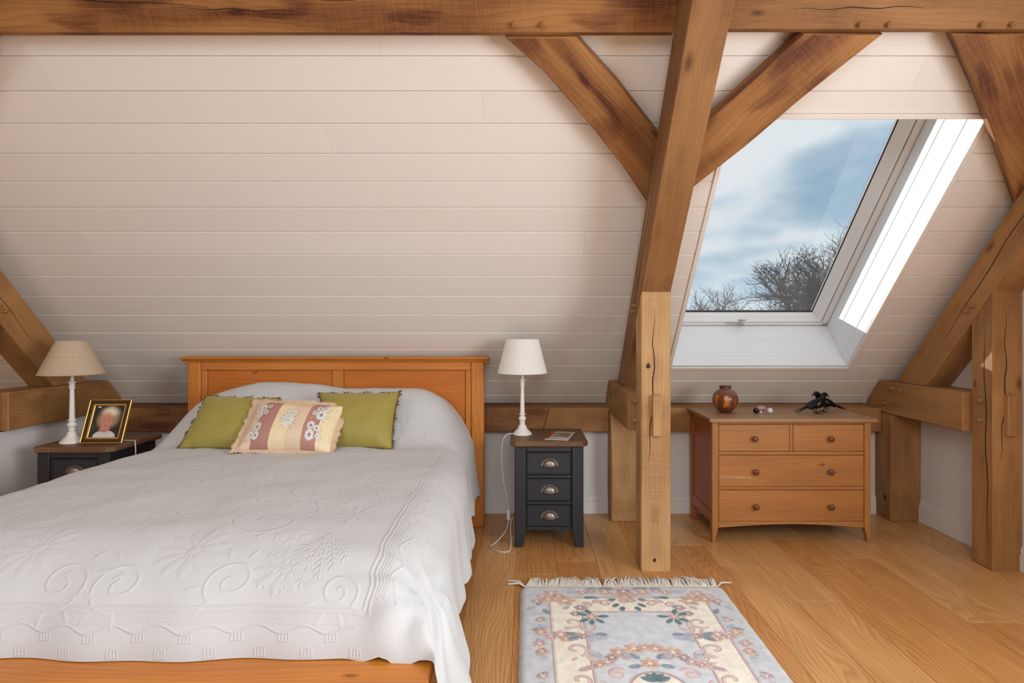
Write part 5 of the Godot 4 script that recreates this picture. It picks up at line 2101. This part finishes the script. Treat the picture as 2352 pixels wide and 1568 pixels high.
		for f in [[0.06, 0.105, 0.4, deep], [0.055, 0.135, 0.9, deep], [0.035, 0.155, 1.3, deep], [0.225, 0.095, 3.1, slate], [0.26, 0.10, 3.4, deep], [0.315, 0.15, 1.0, mist]]:
			rug_leaf(p, r, rug_at(g, f[0], f[1]), 0.040, 0.011, f[2] if g > 0.0 else PI - f[2], f[3])
		for f in [[0.0, 0.085, 0.032, peach], [0.03, 0.075, 0.024, peach], [0.02, 0.115, 0.022, rose], [0.055, 0.075, 0.016, rose]]:
			rug_flower(p, r, rug_at(g, f[0], f[1]), f[2], f[3], cream)
		for f in [[0.13, 0.135, 0.030, 3.6, 1.0], [0.245, 0.145, 0.024, 5.5, -1.0], [0.175, 0.125, 0.022, 0.5, -1.0]]:
			p.scroll(rug_at(g, f[0], f[1]), f[2], f[3] if g > 0.0 else PI - f[3], f[4] * g, 0.007, mauve.lerp(rose, 0.6))
			r.scroll(rug_at(g, f[0], f[1]), f[2] * 1.25, f[3] if g > 0.0 else PI - f[3], f[4] * g, 0.003, -0.6, 1.2)
		# medallion
		var my := 0.78
		for f in [[0.10, -0.20, 0.030, peach], [0.04, -0.225, 0.032, peach], [0.075, -0.17, 0.022, rose], [0.15, -0.135, 0.024, rose], [0.18, -0.115, 0.020, peach], [0.0, -0.125, 0.030, peach], [0.0, -0.235, 0.02, peach], [0.21, -0.10, 0.016, rose], [0.13, -0.165, 0.022, mauve]]:
			rug_flower(p, r, Vector2(c + g * f[0], my + f[1]), f[2], f[3], cream)
		for f in [[0.03, -0.15, -0.9, slate], [0.03, -0.115, 0.3, slate], [0.05, -0.165, -0.4, mist], [0.21, -0.105, 0.5, mauve], [0.16, -0.165, -0.5, mist]]:
			rug_leaf(p, r, Vector2(c + g * f[0], my + f[1]), 0.046, 0.012, f[2] if g > 0.0 else PI - f[2], f[3])
		for f in [[0.125, -0.06, 0.036, 3.9, 1.0], [0.15, 0.08, 0.04, 1.0, -1.0]]:
			p.scroll(Vector2(c + g * f[0], my + f[1]), f[2], f[3] if g > 0.0 else PI - f[3], f[4] * g, 0.009, rose)
			r.scroll(Vector2(c + g * f[0], my + f[1]), f[2] * 1.25, f[3] if g > 0.0 else PI - f[3], f[4] * g, 0.003, -0.6, 1.2)
	p.ell(Vector2(RUG_W * 0.5, 0.85), 0.115, 0.15, 0, mauve, 0.04)
	p.ell(Vector2(RUG_W * 0.5, 0.85), 0.102, 0.137, 0, cream, 0.03)
	for k in 5:
		rug_leaf(p, r, Vector2(RUG_W * 0.5, 0.77), 0.05, 0.012, -PI * 0.5 + (k - 2) * 0.5, deep)
	# wool: fine mottling
	var n := noise(51, 0.16, 2)
	var n2 := noise(52, 0.015, 2)
	var q := noise(53, 0.45, 1)
	for y in h:
		for x in w:
			var v := n.get_noise_2d(x, y) * 0.05 + n2.get_noise_2d(x, y) * 0.05
			var c := p.im.get_pixel(x, y)
			p.im.set_pixel(x, y, Color(clampf(c.r + v, 0.0, 1.0), clampf(c.g + v, 0.0, 1.0), clampf(c.b + v, 0.0, 1.0)))
			r.a[y * w + x] += q.get_noise_2d(x, y) * 0.25
	return [p.texture(), r.texture(0.0)]


# where a motif of the border lands: the layout is drawn for narrow borders and let out to the real ones
func rug_at(g: float, x: float, y: float) -> Vector2:
	var e := RUG_W * 0.5 - x
	e = e * 1.27 if e < 0.098 else (0.125 + (e - 0.098) * 1.58 if e < 0.182 else 0.258 + (e - 0.182) * 0.73)
	var f := y * 1.3 if y < 0.1 else (0.13 + (y - 0.1) * 1.4 if y < 0.2 else 0.27 + (y - 0.2) * 0.92)
	return Vector2(RUG_W * 0.5 + g * (RUG_W * 0.5 - e), f)


func rug_leaf(p: Paint, r: Relief, at: Vector2, l: float, wd: float, turn: float, c: Color) -> void:
	l *= 1.25
	wd *= 1.35
	var f := Vector2(cos(turn), sin(turn))
	p.ell(at + f * l * 0.5, l * 0.5, wd, turn, c, 0.35)
	p.ell(at + f * l * 0.5 + Vector2(-f.y, f.x) * wd * 0.45, l * 0.36, wd * 0.4, turn, c.lightened(0.22), 0.8, 0.8)
	r.stroke(at, at + f * l * 0.8, 0.0022, -0.5)
	for s in [-1.0, 1.0]:
		var o: Vector2 = Vector2(-f.y, f.x) * wd * s
		r.path([at, at + f * l * 0.5 + o, at + f * l], 0.0025, -0.6)


func rug_flower(p: Paint, r: Relief, at: Vector2, rad: float, c: Color, heart: Color) -> void:
	rad *= 1.3
	var n := 6
	for i in n:
		var a := TAU * i / n + rad * 40.0
		var q := at + Vector2(cos(a), sin(a)) * rad * 0.55
		p.ell(q, rad * 0.5, rad * 0.34, a, c.darkened(0.05 * (i % 3)), 0.4)
		r.dab(q, rad * 0.36, 0.45)
		r.stroke(at + Vector2(cos(a + 0.52), sin(a + 0.52)) * rad * 0.25, at + Vector2(cos(a + 0.52), sin(a + 0.52)) * rad * 0.95, 0.0022, -0.7)
	p.ell(at, rad * 0.3, rad * 0.3, 0, heart, 0.5, 0.8)


# ---------------------------------------------------------------- outside
func grow(m: MB, r: RandomNumberGenerator, a: Vector3, dir: Vector3, l: float, rad: float, depth: int) -> void:
	var pts := [a]
	var rads := [rad]
	var p := a
	var d := dir
	var n := 4
	for i in n:
		d = (d + Vector3(r.randf_range(-1, 1), r.randf_range(-0.7, 1.0), r.randf_range(-1, 1)) * 0.26).normalized()
		p += d * l / n
		pts.push_back(p)
		rads.push_back(rad * (1.0 - 0.45 * (i + 1) / n))
	m.tube(pts, rads, 6 if depth > 3 else 3, 50)
	if depth == 0:
		return
	var kids := 4 if depth < 5 else 3
	for k in kids:
		var f := 0.35 + 0.65 * (k + r.randf() * 0.5) / kids
		var at: Vector3 = pts[clampi(int(f * n), 1, n)]
		var side := Vector3(r.randf_range(-1, 1), r.randf_range(-0.35, 0.9), r.randf_range(-1, 1)).normalized()
		grow(m, r, at, (d * 0.55 + side * 0.85).normalized(), l * r.randf_range(0.62, 0.80), rad * 0.61, depth - 1)


func outside() -> void:
	var bark := plain("bark", Color(0.25, 0.23, 0.22), 0.9)
	var spots := [[Vector3(7.55, -2.6, -14.0), 1.24, "large bare tree with curling twigs outside, seen low in the roof window"], [Vector3(6.4, -2.6, -21.0), 1.0, "smaller bare tree farther off, its twigs just above the window's lower rail"]]
	for i in 2:
		var o := thing("bare_tree", spots[i][2], "tree", Transform3D(Basis().scaled(Vector3.ONE * spots[i][1]), spots[i][0]), "bare trees outside")
		var r := RandomNumberGenerator.new()
		r.seed = 40 + i
		var m := MB.new()
		m.tube([Vector3.ZERO, Vector3(0.05, 0.8, 0.0), Vector3(0.0, 1.6, 0.05), Vector3(0.05, 2.3, 0.0)], [0.24, 0.19, 0.16, 0.12], 10)
		put(m, "trunk", bark, o)
		m = MB.new()
		for k in 9:
			var a := TAU * k / 9.0 + 0.2
			var at := Vector3(0.03, 1.5 + 0.09 * k, 0.02)
			grow(m, r, at, Vector3(cos(a), 0.55 + 0.05 * k, sin(a)).normalized(), 1.75, 0.062, 5)
		put(m, "branches", bark, o).set_meta("kind", "stuff")
	var g := MB.new()
	g.span(Vector3(-40, -3.0, -60), Vector3(60, -2.6, 40), 0.0)
	var go := put(g, "ground", plain("grass green", Color(0.26, 0.30, 0.16), 0.95))
	tag(go, "grass around the house, below the window", "ground", "", "structure")
